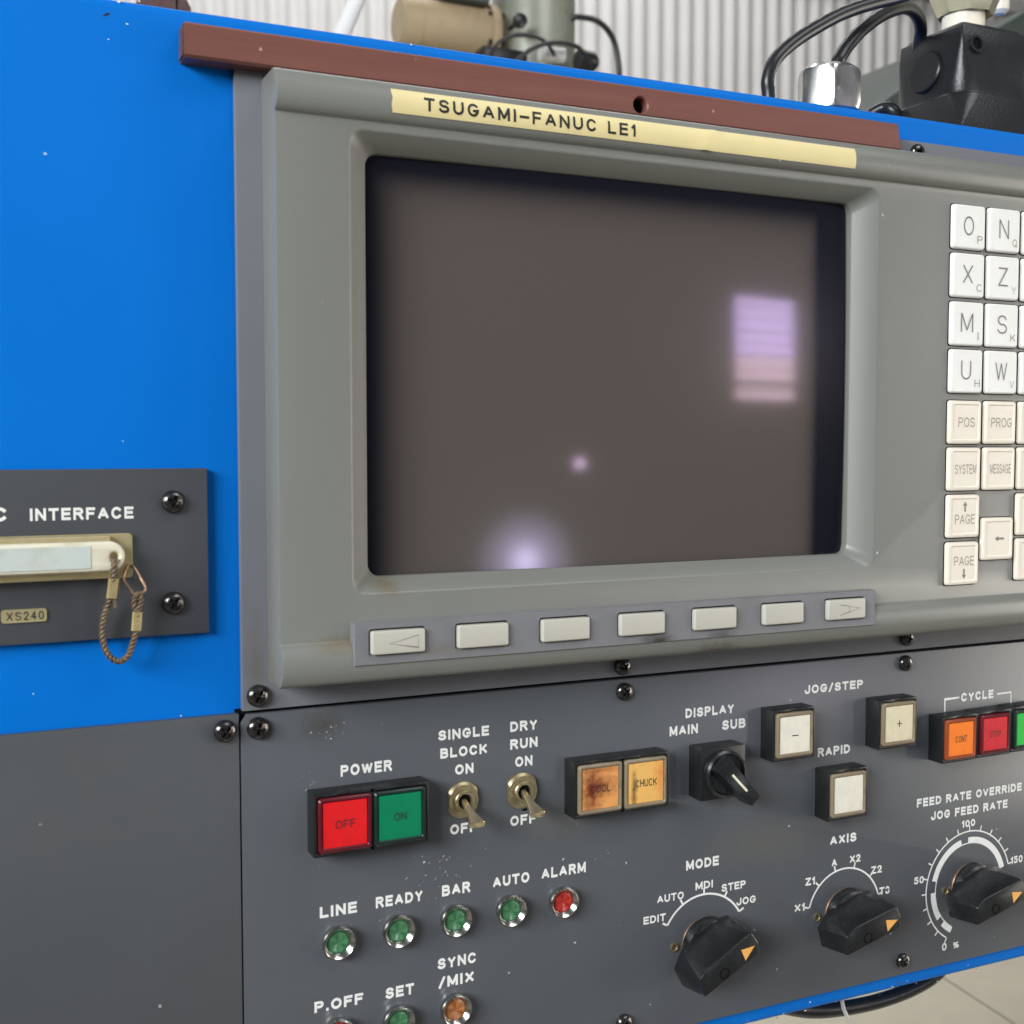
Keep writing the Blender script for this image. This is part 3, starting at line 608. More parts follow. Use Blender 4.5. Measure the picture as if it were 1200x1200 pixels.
for i, r_ in enumerate(rows):
    for c in range(3):
        tx = ()
        if c < 2:
            wbig = .0064 if r_[2 * c] in 'MW' else .0052
            fm = 'subprint' if (r_[2 * c + 1] in 'IYV') else 'keyprint2'
            tx = ((r_[2 * c], -.0006, .0004, wbig, .0074, 'keyprint', .085), (r_[2 * c + 1], 0.0053, -.0047, .0008 if r_[2 * c + 1] == 'I' else .0027, .0030, fm, .11))
        key(colx + KX * c, KZ[i], False, tx)
for i, ws in ((4, ('POS', 'PROG')), (5, ('SYSTEM', 'MESSAGE'))):
    for c in range(3):
        tx = ((ws[c], .0005, 0, (.0086 if ws[c] == 'POS' else .0112), .0038, 'keyprint2', .11),) if c < 2 else ()
        key(colx + KX * c, KZ[i], True, tx)
o = key(colx, KZ[6], True, (('PAGE', .0006, -.0012, .0104, .0038, 'keyprint2', .11),)); arrow(o, colx + .0006, KZ[6] + .0038, 0, 1)
o = key(colx, KZ[7], True, (('PAGE', .0006, .001, .0104, .0038, 'keyprint2', .11),)); arrow(o, colx + .0006, KZ[7] - .0042, 0, -1)
zl = at(1170.5, 631.3, CK).z; o = key(colx + KX - .0002, zl, True); arrow(o, colx + KX + .0006, zl, -1, 0, .005)
key(colx + 2 * KX, at(1192, 603, CK).z, True); key(colx + 2 * KX, at(1191, 656, CK).z, True)
screw(mon, 303, 816, 0, 30); screw(mon, 731, 781, 0, 60, .92); screw(mon, 1064.5, 748, 0, 10, .92); screw(mon, 1077, 178, 0, 10, .92)

# ================================================================= CONTROL PANEL
ct = at(700, 798.8, 0).z; cb = at(1050, 1144, 0).z; cl = at(284, 1000, 0).x; CR = PR
cp = thing('control_panel', (cl + .2, 0, cb), 'dark grey operator panel of push buttons, knobs and lamps below the monitor', 'control panel')
ch = .0022
b = bmesh.new(); prism(b, [(cl, cb), (CR, cb), (CR, ct), (cl + ch, ct), (cl, ct - ch * 1.2)], BD, 0); b = modmesh(b, (), .0004, 2); ob('panel_sheet', b, 'panel', cp)
b = bmesh.new(); prism(b, [(cl - .0014, ct - .003), (cl + .003, ct - .003), (cl + .003, pb + .0006), (cl - .0014, pb + .0006)], BD, BD + .0004); prism(b, [(cl + .003, ct - .0006), (CR, ct - .0006), (CR, pb + .0006), (cl + .003, pb + .0006)], BD, BD + .0004); ob('joint_gap', b, 'void', cp)
for p_ in ((303, 854, 15), (733, 811, 50), (1063, 777.5, 10), (1060, 1127, 30), (733, 1200, 0)): screw(cp, p_[0], p_[1], 0, p_[2], 1.0 if p_[0] == 303 else .92)
for a_ in (('POWER', (399.2, 910.7), (459.7, 902.7), 13.3), ('SINGLE', (513.3, 868), (573, 862), 12), ('BLOCK', (516, 889.3), (571, 882.9), 12), ('ON', (533.3, 908), (554.9, 905.9), 12),
           ('OFF', (527.5, 978), (558.9, 974.7), 12), ('DRY', (597.9, 858), (629.5, 854.6), 12), ('RUN', (597.9, 878.5), (630, 875.2), 12), ('ON', (603.7, 899), (623.9, 896.8), 12), ('OFF', (597.9, 968), (628.2, 964.8), 12),
           ('DISPLAY', (803.3, 841.1), (860, 836), 11.2), ('MAIN', (784.7, 862.8), (817.8, 859.3), 11.5), ('SUB', (846, 855.6), (873.5, 852.8), 11.5),
           ('JOG/STEP', (942.7, 813.4), (1011.3, 806.6), 10.3), ('RAPID', (958.3, 887), (996, 882.6), 10.6), ('CYCLE', (1126.3, 822.5), (1164, 818), 10.2),
           ('FEED RATE OVERRIDE', (1074.4, 946.2), (1197.2, 926.6), 10), ('JOG FEED RATE', (1090.8, 961.2), (1180.6, 946.9), 10),
           ('LINE', (374.8, 1076), (418.4, 1069.6), 13.3), ('READY', (440.4, 1063.9), (495.4, 1056), 13), ('BAR', (518, 1050.6), (551.4, 1045.5), 13), ('AUTO', (577.5, 1040.2), (620.4, 1034), 12.4), ('ALARM', (634.5, 1030), (686.4, 1022.5), 12.4),
           ('SYNC', (512.6, 1135.8), (557.7, 1128.8), 12.8), ('/MIX', (513.5, 1158), (555.5, 1150.6), 12.8), ('SET', (451.5, 1170.6), (485.2, 1165.2), 13), ('P.OFF', (368.5, 1187), (425.7, 1176.3), 13),
           ('MODE', (804, 1020), (842.4, 1014), 11.4), ('AXIS', (972.5, 990.8), (1003.5, 985.8), 10.8)):
    ptext(*a_, cp, bold=.25, space=1.4)
for a_ in (('EDIT', (754, 1084), (780.2, 1078.8), 9), ('AUTO', (770, 1058.6), (801.3, 1053.6), 9), ('MDI', (815, 1043.2), (835.4, 1040), 9), ('STEP', (845.4, 1045.3), (873.8, 1040.3), 9), ('JOG', (863, 1061.6), (885.8, 1057.2), 8.6),
           ('X1', (931, 1069), (943.2, 1067), 9), ('Z1', (943.8, 1038.2), (955.2, 1036.2), 9), ('A', (974.5, 1016), (980.8, 1015), 9), ('X2', (995.8, 1011.5), (1008.2, 1009.5), 9), ('Z2', (1020.8, 1024.6), (1033.2, 1022.3), 9), ('T3', (1030.4, 1049), (1042.4, 1047), 9),
           ('100', (1126.7, 970.2), (1142.7, 967.8), 8.4), ('50', (1070.8, 1036.8), (1082.6, 1034.8), 8.4), ('150', (1184.2, 1012.6), (1198.2, 1010), 8.4), ('0', (1103.7, 1114.5), (1109.2, 1113.6), 9), ('%', (1116.7, 1111.7), (1123.6, 1110.3), 7.4)):
    ptext(*a_, cp, bold=.225, space=1.2)
def pline(pts, w=.0007):
    b = bmesh.new(); strip(b, [(at(*p).x, at(*p).z) for p in pts], w, .00008); front(b); ob('bracket_line', b, 'white', cp, recalc=False)
pline([(1107.0, 833.8), (1107.0, 819.6), (1124, 817.2)]); pline([(1168, 813.3), (1184.4, 811), (1184.4, 824)])
def arcpts(c, r, a0, a1, n=40):
    return [(c.x + r * math.sin(R(a0 + (a1 - a0) * i / n)), c.z + r * math.cos(R(a0 + (a1 - a0) * i / n))) for i in range(n + 1)]
def ray(c, r0, r1, a): return [(c.x + r * math.sin(R(a)), c.z + r * math.cos(R(a))) for r in (r0, r1)]
C1 = at(824.4, 1104.5); C2 = at(989, 1069.3); C3 = at(1134.7, 1038)
def dial(c, r, a0, a1, ticks, w=.0008, inner=None):
    b = bmesh.new(); strip(b, arcpts(c, r, a0, a1), w, .00008)
    for t in ticks: strip(b, ray(c, r + w * .3, r + .0024, t), w, .0001)
    if inner:
        strip(b, arcpts(c, r * .785, -150, 75), w * .8, .00008)
        for u, v in inner: strip(b, arcpts(c, r * .838, u, v, 24), r * .105, .0001)
    front(b); ob('dial_scale', b, 'white', cp, recalc=False)
dial(C1, .0187, -60, 60, range(-60, 61, 30)); dial(C2, .0181, -75, 75, range(-75, 76, 30), .0007)
dial(C3, .0237, -150, 75, range(-150, 76, 15), .0006, [(-152, -134), (-125, -90), (-76, -13), (-2, 75)])

BH = 0.0078
def button(px, py, body, lens, frame, text='', label=None, w=.0198, tm='ink', tw=.0066, th=.0027, depth=BH):
    c = at(px, py, depth + .0008)
    x, z = c.x, c.z; s = w / 2
    hb = box(bmesh.new(), x - s, x + s, 0, depth, z - s, z + s)
    c_ = bmesh.new(); prism(c_, rrect(x - s + .0011, x + s - .0011, z - s + .0011, z + s - .0011, .0008, 3), depth - .0022, depth + .001)
    nt = bmesh.new(); box(nt, x - .0022, x + .0022, depth - .0006, depth + .001, z + s - .0014, z + s + .001)
    hb = modmesh(hb, (c_, nt), .0004, 2)
    o = ob('push_button', hb, 'black', cp, origin=(x, 0, z), label=label)
    f = s - .0013; fi = s - .0026
    fb = bmesh.new(); loops = [(depth - .0021, f, .0010), (depth + .0006, f, .0010), (depth + .0011, f - .0005, .0009), (depth + .0011, fi + .0003, .0006), (depth + .0006, fi, .0005), (depth + .0005, fi - .0002, .0004)]
    loft(fb, [[P(x + u, d, z + v) for u, v in rrect(-r, r, -r, r, rr, 3)] for d, r, rr in loops]); ob('cap_rim', fb, frame, o)
    g = fi - .0002; lb = bbox(x - g, x + g, depth, depth + .0008, z - g, z + g, .0002, 1); ob('lens', lb, lens, o)
    if text: lettering(text, x - tw / 2, x + tw / 2, z - th / 2, th, depth + .0009, tm, o, bold=.13, space=1.3)
    return o
button(404.9, 965.5, 0, 'red', 'redframe', 'OFF', 'red POWER push button marked OFF', .0204)
button(469.3, 956.6, 0, 'greenl', 'greenframe', 'ON', 'green POWER push button marked ON', .0204, tw=.0042)
button(704, 924, 0, 'stained', 'clearframe', 'COOL', 'amber push button marked COOL with a dark red stain', .0202, tw=.0078)
button(757.2, 917, 0, 'amberl', 'clearframe', 'CHUCK', 'amber push button marked CHUCK', .0202, tw=.0088)
button(932, 861, 0, 'whitel', 'clearframe', '-', 'yellowed white push button with a minus sign', .0198, tw=.0030, th=.0030)
button(1054, 848, 0, 'creaml', 'clearframe', '+', 'cream push button with a plus sign', .0198, tw=.0026, th=.0026)
button(995, 931, 0, 'whitel', 'clearframe', '', 'blank white RAPID push button', .0198)
cw = .0192
for i, (l_, f_, t_, lab) in enumerate((('orange', 'orangeframe', 'CONT', 'orange CYCLE push button'), ('stopred', 'redframe', 'STOP', 'red CYCLE push button'), ('startgreen', 'greenframe', '', 'bright green CYCLE push button at the right edge'))):
    p_ = at(1126.5, 866.4, BH + .0008); s_ = at(1166.4, 860.2, BH + .0008)
    # keep the row level on the panel
    import types
    def _b(px, py): return button(px, py, 0, l_, f_, t_, lab, cw, tw=.0062)
    _b(*((1126.5, 866.0), (1166.6, 859.9), (1205.6, 853.6))[i])

# toggle switches
def toggle(px, py):
    c = at(px, py, .0015); x, z = c.x, c.z; cc = (x, 0, z)
    nb = bmesh.new()
    lathe(nb, cc, [(.0063, 0), (.0063, .0011), (.0054, .0018), (.0037, .0018), (.0037, .0002)], 48, fn=lambda a, r: min(r, .0054 / max(abs(math.cos(a)), .001)) if r > .0038 else r)
    o = ob('toggle_switch', nb, 'brass', cp, origin=cc, ang=25)
    bb = lathe(bmesh.new(), cc, [(.0037, .0), (.0037, .0028), (.0034, .0031), (.0026, .0031), (.0021, .0014), (.001, .0012)], 32, cap1=True); ob('bushing', bb, 'brass', o)
    hb2 = lathe(bmesh.new(), cc, [(.0022, .0021), (.0004, .0021)], 24, cap1=True); ob('hole', hb2, 'void', o)
    # flattened bat lever, thrown down
    lv = bmesh.new(); p0 = P(x, .0015, z - .0002); p1 = P(x + .0002, .0130, z - .0053); t = (p1 - p0).normalized(); u = Vector((1, 0, 0)); v = t.cross(u).normalized()
    loops = []
    for s_, w_, h_ in ((0, .0010, .0010), (.35, .0011, .0010), (.6, .0016, .0010), (.85, .0024, .0012), (.985, .0028, .0013), (1.0, .0026, .0011)):
        c0 = p0.lerp(p1, s_); loops.append([c0 + u * (w_ * math.copysign(abs(math.cos(a)) ** .5, math.cos(a))) + v * (h_ * math.copysign(abs(math.sin(a)) ** .5, math.sin(a))) for a in [2 * math.pi * k / 20 for k in range(20)]])
    loft(lv, loops); ob('lever', lv, 'leverbrass', o, ang=40)
toggle(543.3, 938); toggle(612.8, 927)
fleck(549, 961, .0022, .0009, 'void', .0001, parent=cp, name='dark_spot'); fleck(615, 949, .0022, .0009, 'void', .0001, parent=cp, name='dark_spot')  # near-black fleck on the panel below each toggle nut

# indicator lamps
def lamp(px, py, m, lab):
    c = at(px, py, .002); cc = (c.x, 0, c.z)
    rb = lathe(bmesh.new(), cc, [(.0050, 0), (.0052, .0016), (.0056, .0018), (.0057, .0030), (.0054, .0036), (.0050, .0037), (.0046, .0034), (.0036, .0021), (.0036, .0015)], 48)
    o = ob('indicator_lamp', rb, 'nickel', cp, origin=cc, label=lab, ang=20)
    lb = lathe(bmesh.new(), cc, [(.0037, .0018), (.0037, .0023), (.0030, .0026), (.0001, .0021)], 14, cap0=True, cap1=True); ob('lens', lb, m, o, origin=cc, ang=5)
lamp(396.5, 1104.5, 'lampgreen', 'green LINE indicator lamp'); lamp(467, 1091, 'lampgreen', 'green READY indicator lamp'); lamp(534, 1078.5, 'lampgreen', 'green BAR indicator lamp')
lamp(598.6, 1067, 'lampgreen', 'green AUTO indicator lamp'); lamp(660, 1057, 'lampred', 'red ALARM indicator lamp'); lamp(534, 1183, 'lampamber', 'amber SYNC/MIX indicator lamp')
lamp(467, 1197.5, 'lampgreen', 'green SET indicator lamp'); lamp(396.5, 1212.5, 'lampred', 'P.OFF indicator lamp at the lower edge')

# rotary knobs
def hull(pts):
    b = bmesh.new(); vs = [b.verts.new(p) for p in pts]; r = bmesh.ops.convex_hull(b, input=vs)
    dead = list({e for e in r['geom_interior'] + r['geom_unused'] if isinstance(e, bmesh.types.BMVert) and e.is_valid})
    if dead: bmesh.ops.delete(b, geom=dead, context='VERTS')
    bmesh.ops.dissolve_limit(b, angle_limit=R(2), verts=b.verts, edges=b.edges); return b
def knob(c, ang, label, pin):
    ca, sa_ = math.cos(R(ang)), math.sin(R(ang))
    T = lambda u, w, d: P(c.x + u * ca - w * sa_, d, c.z + u * sa_ + w * ca)
    cc = Vector((c.x, 0, c.z))
    d0, d1 = .0065, .0197
    low = [(-.0112, .0066), (.0030, .0092), (.0118, .0064), (.0158, .0), (.0124, -.0062), (-.0166, -.0060), (-.0168, .0022)]
    top = [(-.0104, .0052), (.0112, .0052), (.0122, .0), (.0106, -.0040), (-.0158, -.0040), (-.0148, .0034)]
    pts = [T(u, w, .0040) for u, w in low] + [T(u, w, d1) for u, w in top]
    hb = modmesh(hull(pts), (), .0005, 3, 14)
    disc = lathe(bmesh.new(), cc, [(.0106, .0016), (.0109, .0022), (.0108, .0042), (.0103, .0056), (.0085, .0062), (.001, .0064)], 48, cap0=True, cap1=True)
    tmp = bpy.data.meshes.new('t'); disc.to_mesh(tmp); disc.free(); hb.from_mesh(tmp); bpy.data.meshes.remove(tmp)
    o = ob('rotary_knob', hb, 'knob', cp, origin=cc, label=label, ang=25)
    wb_ = lathe(bmesh.new(), cc, [(.0098, 0), (.0100, .0004), (.0098, .0010), (.0085, .0011), (.0084, .0024)], 40); ob('washer', wb_, 'copper', o)
    ab = bmesh.new(); ab.faces.new([ab.verts.new(T(u, w, d1 + .00005)) for u, w in ((.0102, .0000), (.0046, .0022), (.0044, -.0026))]); front(ab); ob('pointer_mark', ab, 'arrow', o, recalc=False)
    sp = T(-.0052, -.0012, d1)
    sb2 = lathe(bmesh.new(), sp, [(.0021, -.0002), (.0021, .0001), (.0018, .0002), (.0016, -.0001), (.0003, -.0001)], 24, cap0=True, cap1=True); ob('set_screw', sb2, 'void', o)
    pp = at(pin[0], pin[1]); pb_ = lathe(bmesh.new(), (pp.x, 0, pp.z), [(.0017, 0), (.0017, .0005), (.0012, .0006), (.0010, .0001)], 20, cap1=True); ob('locating_pin', pb_, 'brass', cp)
knob(C1, 27, 'black bar knob of the MODE dial', (790, 1110)); knob(C2, 14, 'black bar knob of the AXIS dial', (957.3, 1075)); knob(C3, 14, 'black bar knob of the feed rate dial', (1107.5, 1044))

# DISPLAY selector
c = at(848.5, 906, .009); x, z = c.x, c.z; s = .0098
hb = modmesh(box(bmesh.new(), x - s, x + s, 0, .0085, z - s, z + s), (), .0006, 2)
sel = ob('selector_switch', hb, 'black', cp, origin=(x, 0, z), label='black square DISPLAY selector switch with a pointer lever')
db = lathe(bmesh.new(), (x, 0, z), [(.0088, .0084), (.0088, .0105), (.0080, .0112), (.0076, .0112), (.0072, .0100), (.001, .0100)], 44, cap1=True); ob('dial_disc', db, 'knob', sel, ang=25)
an = R(-48); ca, sa_ = math.cos(an), math.sin(an); T = lambda u, w, d: P(x + u * ca - w * sa_, d, z + u * sa_ + w * ca)
hp = [T(-.0074, -.0040, .0104), T(-.0074, .0040, .0104), T(.0090, .0032, .0104), T(.0090, -.0032, .0104), T(-.0066, -.0034, .0150), T(-.0066, .0034, .0150), T(.0128, .0026, .0175), T(.0128, -.0026, .0175), T(.0124, .0030, .0125), T(.0124, -.0030, .0125)]
ob('pointer_lever', modmesh(hull(hp), (), .0005, 2, 20), 'knob', sel, ang=25)
lb = bmesh.new(); lb.faces.new([lb.verts.new(T(u, w, .0150 + (u + .0066) / .0194 * .0025 + .0001)) for u, w in ((-.0015, -.00045), (-.0015, .00045), (.0072, .00045), (.0072, -.00045))]); front(lb); ob('pointer_line', lb, 'cap', sel, recalc=False)

# grime and chips on the fronts
def stain(o, px, py, d, rx, rz, col, amt):
    m = o.data.materials[0]
    if not m.name.endswith('_worn'):
        m = m.copy(); m.name = m.name.split('.')[0] + '_worn'; o.data.materials[0] = m
    n = m.node_tree.nodes; l = m.node_tree.links; b = n['Principled BSDF']; src = b.inputs['Base Color'].links[0].from_socket
    c = at(px, py, d) - wp[o]
    t = n.new('ShaderNodeTexCoord'); mp = n.new('ShaderNodeMapping'); mp.vector_type = 'POINT'; l.new(t.outputs['Object'], mp.inputs[0])
    mp.inputs['Scale'].default_value = (1 / rx, 0, 1 / rz); mp.inputs['Location'].default_value = (-c.x / rx, 0, -c.z / rz)
    ln = n.new('ShaderNodeVectorMath'); ln.operation = 'LENGTH'; l.new(mp.outputs[0], ln.inputs[0])
    nz = n.new('ShaderNodeTexNoise'); nz.inputs['Scale'].default_value = 420; nz.inputs['Detail'].default_value = 7; nz.inputs['Roughness'].default_value = .7; l.new(t.outputs['Object'], nz.inputs['Vector'])
    ma = n.new('ShaderNodeMath'); ma.operation = 'MULTIPLY_ADD'; l.new(nz.outputs[0], ma.inputs[0]); ma.inputs[1].default_value = 1.5; l.new(ln.outputs['Value'], ma.inputs[2])
    mr_ = n.new('ShaderNodeMapRange'); l.new(ma.outputs[0], mr_.inputs[0]); mr_.inputs[1].default_value = 1.75; mr_.inputs[2].default_value = .75; mr_.inputs[3].default_value = 0; mr_.inputs[4].default_value = amt
    mx = n.new('ShaderNodeMix'); mx.data_type = 'RGBA'; l.new(mr_.outputs[0], mx.inputs['Factor']); l.new(src, mx.inputs['A']); mx.inputs['B'].default_value = col; l.new(mx.outputs['Result'], b.inputs['Base Color'])
OBJ = {}
for o_ in list(COL.objects): OBJ.setdefault(o_.name, o_)
PS, HS, SS, PP = OBJ['panel_sheet'], OBJ['housing'], OBJ['soft_key_strip'], OBJ['mounting_plate']
GR = (.035, .03, .02, 1); TN = (.17, .14, .09, 1)
stain(PS, 378, 850, 0, .010, .007, (.05, .045, .03, 1), .6); stain(PS, 660, 960, 0, .02, .01, TN, .25); stain(PS, 900, 985, 0, .035, .012, TN, .25)
stain(HS, 845, 762, .018, .012, .004, (.07, .055, .03, 1), .8); stain(HS, 400, 755, .0165, .012, .004, TN, .9); stain(HS, 452, 686, .0125, .006, .004, (.16, .12, .07, 1), .8); stain(HS, 307, 790, .005, .004, .012, TN, .8)
stain(SS, 772, 750, SD, .008, .003, (.03, .022, .015, 1), 1.0); stain(SS, 846, 745, SD, .007, .003, (.05, .04, .03, 1), .8); stain(SS, 520, 760, SD, .012, .003, TN, .5)
stain(PP, 300, 780, 0, .004, .02, (.13, .11, .06, 1), .5)
for o_ in list(COL.objects):
    if o_.name.startswith('lens') and o_.parent and o_.parent.get('label', '').startswith('amber push button marked COOL'):
        stain(o_, 692, 924, BH, .0052, .013, (.10, .008, .004, 1), 1.0); stain(o_, 702, 921, BH, .009, .005, (.16, .02, .008, 1), .9); stain(o_, 706, 901, BH, .012, .0018, (.25, .07, .02, 1), .7)
    if o_.name.startswith('lens') and o_.parent and o_.parent.get('label', '').startswith('amber push button marked CHUCK'):
        stain(o_, 778, 905, BH, .006, .012, (.72, .22, .05, 1), .9); stain(o_, 742, 925, BH, .0016, .010, (.05, .03, .02, 1), .9)
def chips(regions, parent, d, m='white', name='paint_chips'):
    b = bmesh.new()
    for (px0, py0, px1, py1, cnt, smin, smax) in regions:
        for _ in range(cnt):
            fx, fy = random.gauss(.5, .22), random.gauss(.5, .22); p = at(px0 + (px1 - px0) * fx, py0 + (py1 - py0) * fy, d)
            w = random.uniform(smin, smax); h = w * random.uniform(.15, .6); an_ = random.gauss(.7, .7); n = 6; vs = []
            for k in range(n):
                a = 2 * math.pi * k / n; r = random.uniform(.5, 1.1); u, v = math.cos(a) * w / 2 * r, math.sin(a) * h / 2 * r
                vs.append(b.verts.new(P(p.x + u * math.cos(an_) - v * math.sin(an_), d, p.z + u * math.sin(an_) + v * math.cos(an_))))
            b.faces.new(vs)
    front(b); return tag(ob(name, b, m, parent, recalc=False), kind='stuff')
M['chip'] = mat('pale_chip', (0.42, 0.42, 0.40, 1), 0.7)
chips([(365, 835, 410, 870, 16, .0003, .0012), (480, 1000, 560, 1050, 22, .0003, .0012), (350, 900, 372, 945, 14, .0003, .0010), (660, 940, 730, 1010, 8, .0002, .0008), (690, 990, 720, 1020, 6, .0003, .0008), (290, 840, 1000, 1190, 45, .0002, .0007), (480, 995, 530, 1015, 8, .0004, .0012), (735, 860, 775, 880, 8, .0003, .0007)], cp, .00006, 'chip')
chips([(330, 90, 440, 130, 8, .0003, .0006), (330, 200, 400, 700, 14, .0002, .0005)], mon, FD + .0001, 'chip') if False else None
# chipped black edges of the POWER buttons
chips([(366, 926, 372, 990, 1, .0002, .0003)], cp, .0001, 'chip') if False else None

# ================================================================= BLANK PANEL, lower left
br = at(282.2, 1000, 0).x; bt = at(141, 849.3, 0).z
bp = thing('blank_panel', (br - .1, 0, zbot), 'plain dark grey cover sheet under the blue area left of the buttons', 'panel')
b = modmesh(box(bmesh.new(), XL + .02, br, BD, 0, cb - .0, bt), (), .0004, 2); ob('cover_sheet', b, 'blankpanel', bp); screw(bp, 264.5, 857.5, 0, 40)
b = bbox(br - .0002, cl + .0002, BD, BD + .0004, cb, ct, 0); ob('joint_gap', b, 'void', bp)

# ================================================================= INTERFACE PANEL
ED = 0.0004
ix1 = (at(243, 551, ED).x + at(245, 740, ED).x) / 2; iz1 = at(120, 549.6, ED).z; iz0 = (at(245, 741, ED).z + at(0, 757.3, ED).z) / 2
ip = thing('interface_panel', (ix1 - .05, 0, iz0), 'dark grey connector plate screwed onto the blue cabinet at left', 'panel')
ob('plate', modmesh(box(bmesh.new(), ix1 - .135, ix1, BD, ED, iz0, iz1), (), .0003, 2), 'ifpanel', ip)
screw(ip, 203.5, 588, ED, 20, .98); screw(ip, 204.5, 707, ED, 35, .98)
screw_x = None
ptext('INTERFACE', (35.2, 611), (156.5, 607.2), 14.6, ip, d=ED + .00008, bold=.235, space=1.45)
a_ = at(8, 611, ED + .00008); lettering('C', a_.x - .0040, a_.x, a_.z, .0041, ED + .00008, 'white', ip, bold=.235)
# connector: flange, shell, dust cap
fz1, fz0, fx1 = at(150, 625, .0022).z, at(150, 677, .0022).z, at(155.5, 650, .0022).x
xs = at(128, 650, .0022).x; fxl = ix1 - .112
b = bmesh.new(); prism(b, rrect(fxl, fx1, fz0, fz1, .0012, 4), ED, .0022); b = modmesh(b, (), .0002, 1); con = ob('connector', b, 'flange', ip)
b = modmesh(box(bmesh.new(), fxl + .006, xs, .0022, .0052, fz0 + .0003, fz1 - .0002), (), .0006, 2); ob('shell', b, 'flange', con)
cz1, cz0 = at(100, 635.5, .0085).z, at(100, 671, .0085).z; cxr = at(147, 652, .0085).x; rr = (cz1 - cz0) / 2
pts = [(cxr - rr + rr * math.sin(R(a)) * 1.0, (cz1 + cz0) / 2 + rr * math.cos(R(a))) for a in range(0, 181, 12)] + [(fxl + .004, cz0), (fxl + .004, cz1)]
b = bmesh.new(); prism(b, pts, .0048, .0086); hc = at(134, 652.5, .0085)
hcut = lathe(bmesh.new(), (hc.x, -.0086, hc.z), [(.0013, -.004), (.0013, .003)], 20, cap0=True, cap1=True)
b = modmesh(b, (hcut,), .0011, 3, 40); cap = ob('dust_cap', b, 'cap', ip, ang=45)
xl1 = at(107, 650, .0087).x; b = bbox(fxl + .006, xl1, .0084, .00885, cz0 + .0010, cz1 - .0010, .0002, 1); ob('cap_sticker', b, 'caplabel', cap)
# wire tether
def px3(p): return at(p[0], p[1], p[2])
tb = bmesh.new()
route = [(134, 654, .0088), (134, 664, .0098), (133, 676, .0094), (131.5, 690, .0080), (127, 706, .0065), (121.5, 722, .0052), (119.5, 740, .0046), (122, 757, .0045), (129, 770, .0046), (140, 775, .0048), (150, 768, .0050), (156, 752, .0052), (159.5, 738, .0056), (161, 728, .0060), (161.5, 716, .0064), (164.5, 705, .0066), (164, 696, .0066), (160, 697, .0066), (156.5, 706, .0066), (159.5, 716, .0060)]
tube(tb, [px3(p) for p in route], .00085, 18, 40, twist=1500, amp=.22); th = ob('tether', tb, 'rope', ip, ang=60)
tb = bmesh.new(); tube(tb, [px3(p) for p in ((132.5, 700, .0072), (134.5, 707, .0070), (135, 713, .0068))], .00055, 10, 8, twist=2600, amp=.2); tube(tb, [px3(p) for p in ((136, 672, .0094), (138.5, 682, .0086), (137.5, 696, .0076))], .0005, 10, 8, twist=2600, amp=.2); ob('rope_end', tb, 'rope', th)
def ferr(u, v):
    a_, b_ = px3(u), px3(v); t = (b_ - a_).normalized(); bm = bmesh.new(); s_ = t.cross(Vector((0, 1, 0))).normalized(); n_ = Vector((0, 1, 0))
    loft(bm, [[p + s_ * x_ * .0014 + n_ * y_ * .0009 for x_, y_ in ((-1, -.6), (-.7, -1), (.7, -1), (1, -.6), (1, .6), (.7, 1), (-.7, 1), (-1, .6))] for p in (a_, b_)]); ob('ferrule', bm, 'ferrule', th)
ferr((133.2, 678, .0092), (130.5, 701, .0076)); ferr((161, 717, .0064), (159.5, 739, .0058))
lk = bmesh.new(); tube(lk, [px3(p) for p in ((150, 662, .0030), (145, 677, .0036), (152, 689, .0058), (158.5, 697, .0070), (168.5, 693, .0068), (170, 687, .0060), (163.5, 675, .0040), (156.5, 664.5, .0026), (150, 662, .0014))], .00042, 8, 5); ob('link', lk, 'copper', th)
# brass marker tag
m0, m1 = at(1.5, 731, ED + .0006), at(55, 729, ED + .0006); mh = at(1.5, 715.5, ED + .0006).z - m0.z
b = bmesh.new(); prism(b, rrect(m0.x, m1.x, m0.z, m0.z + mh, .0008, 3), ED, ED + .0006); tg = ob('marker_tag', b, 'flange', ip)
a_, b_ = at(7.5, 727.6, ED + .0007), at(51.5, 726, ED + .0007); lettering('XS240', a_.x, b_.x, m0.z + mh * .18, mh * .64, ED + .00068, 'ink', tg, bold=.13, space=1.8)

# ================================================================= TOP RIGHT FITTINGS
# cable gland
g = at(971, 112, -.07); base = ztop
gr = thing('cable_gland', (g.x, g.y, base), 'shiny chrome hexagonal cable gland standing on top of the blue cabinet', 'cable gland')
gs = (at(1005, 110, -.07).x - at(939, 110, -.07).x) / 2
gs *= .86; gtop = at(972, 80, -.07).z; gnb = at(972, 137, -.07).z
hexr = lambda a, r: min(r, gs * .93 / math.cos((a % (math.pi / 3)) - math.pi / 6)) if r > gs * .9 else r
b = lathe(bmesh.new(), (g.x, g.y, 0), [(gs * .80, gnb), (gs * 1.0, gnb + gs * .12), (gs * 1.07, gnb + gs * .3), (gs * 1.07, gtop - gs * .32), (gs * .98, gtop - gs * .15), (gs * .8, gtop - gs * .02), (gs * .5, gtop), (gs * .3, gtop - gs * .1)], 72, 'z', True, True, fn=hexr, phase=.35)
ob('dome_nut', b, 'chrome', gr, ang=28)
b = lathe(bmesh.new(), (g.x, g.y, 0), [(gs * .78, base), (gs * .78, gnb + .001)], 40, 'z'); ob('sealing_ring', b, 'rubber', gr)
b = lathe(bmesh.new(), (g.x, g.y, 0), [(gs * 1.05, base), (gs * 1.05, base + .002), (gs * .9, base + .004), (gs * .9, gnb - gs * .16), (gs * .7, gnb - gs * .16)], 6, 'z'); ob('gland_body', b, 'chrome', gr, ang=20)
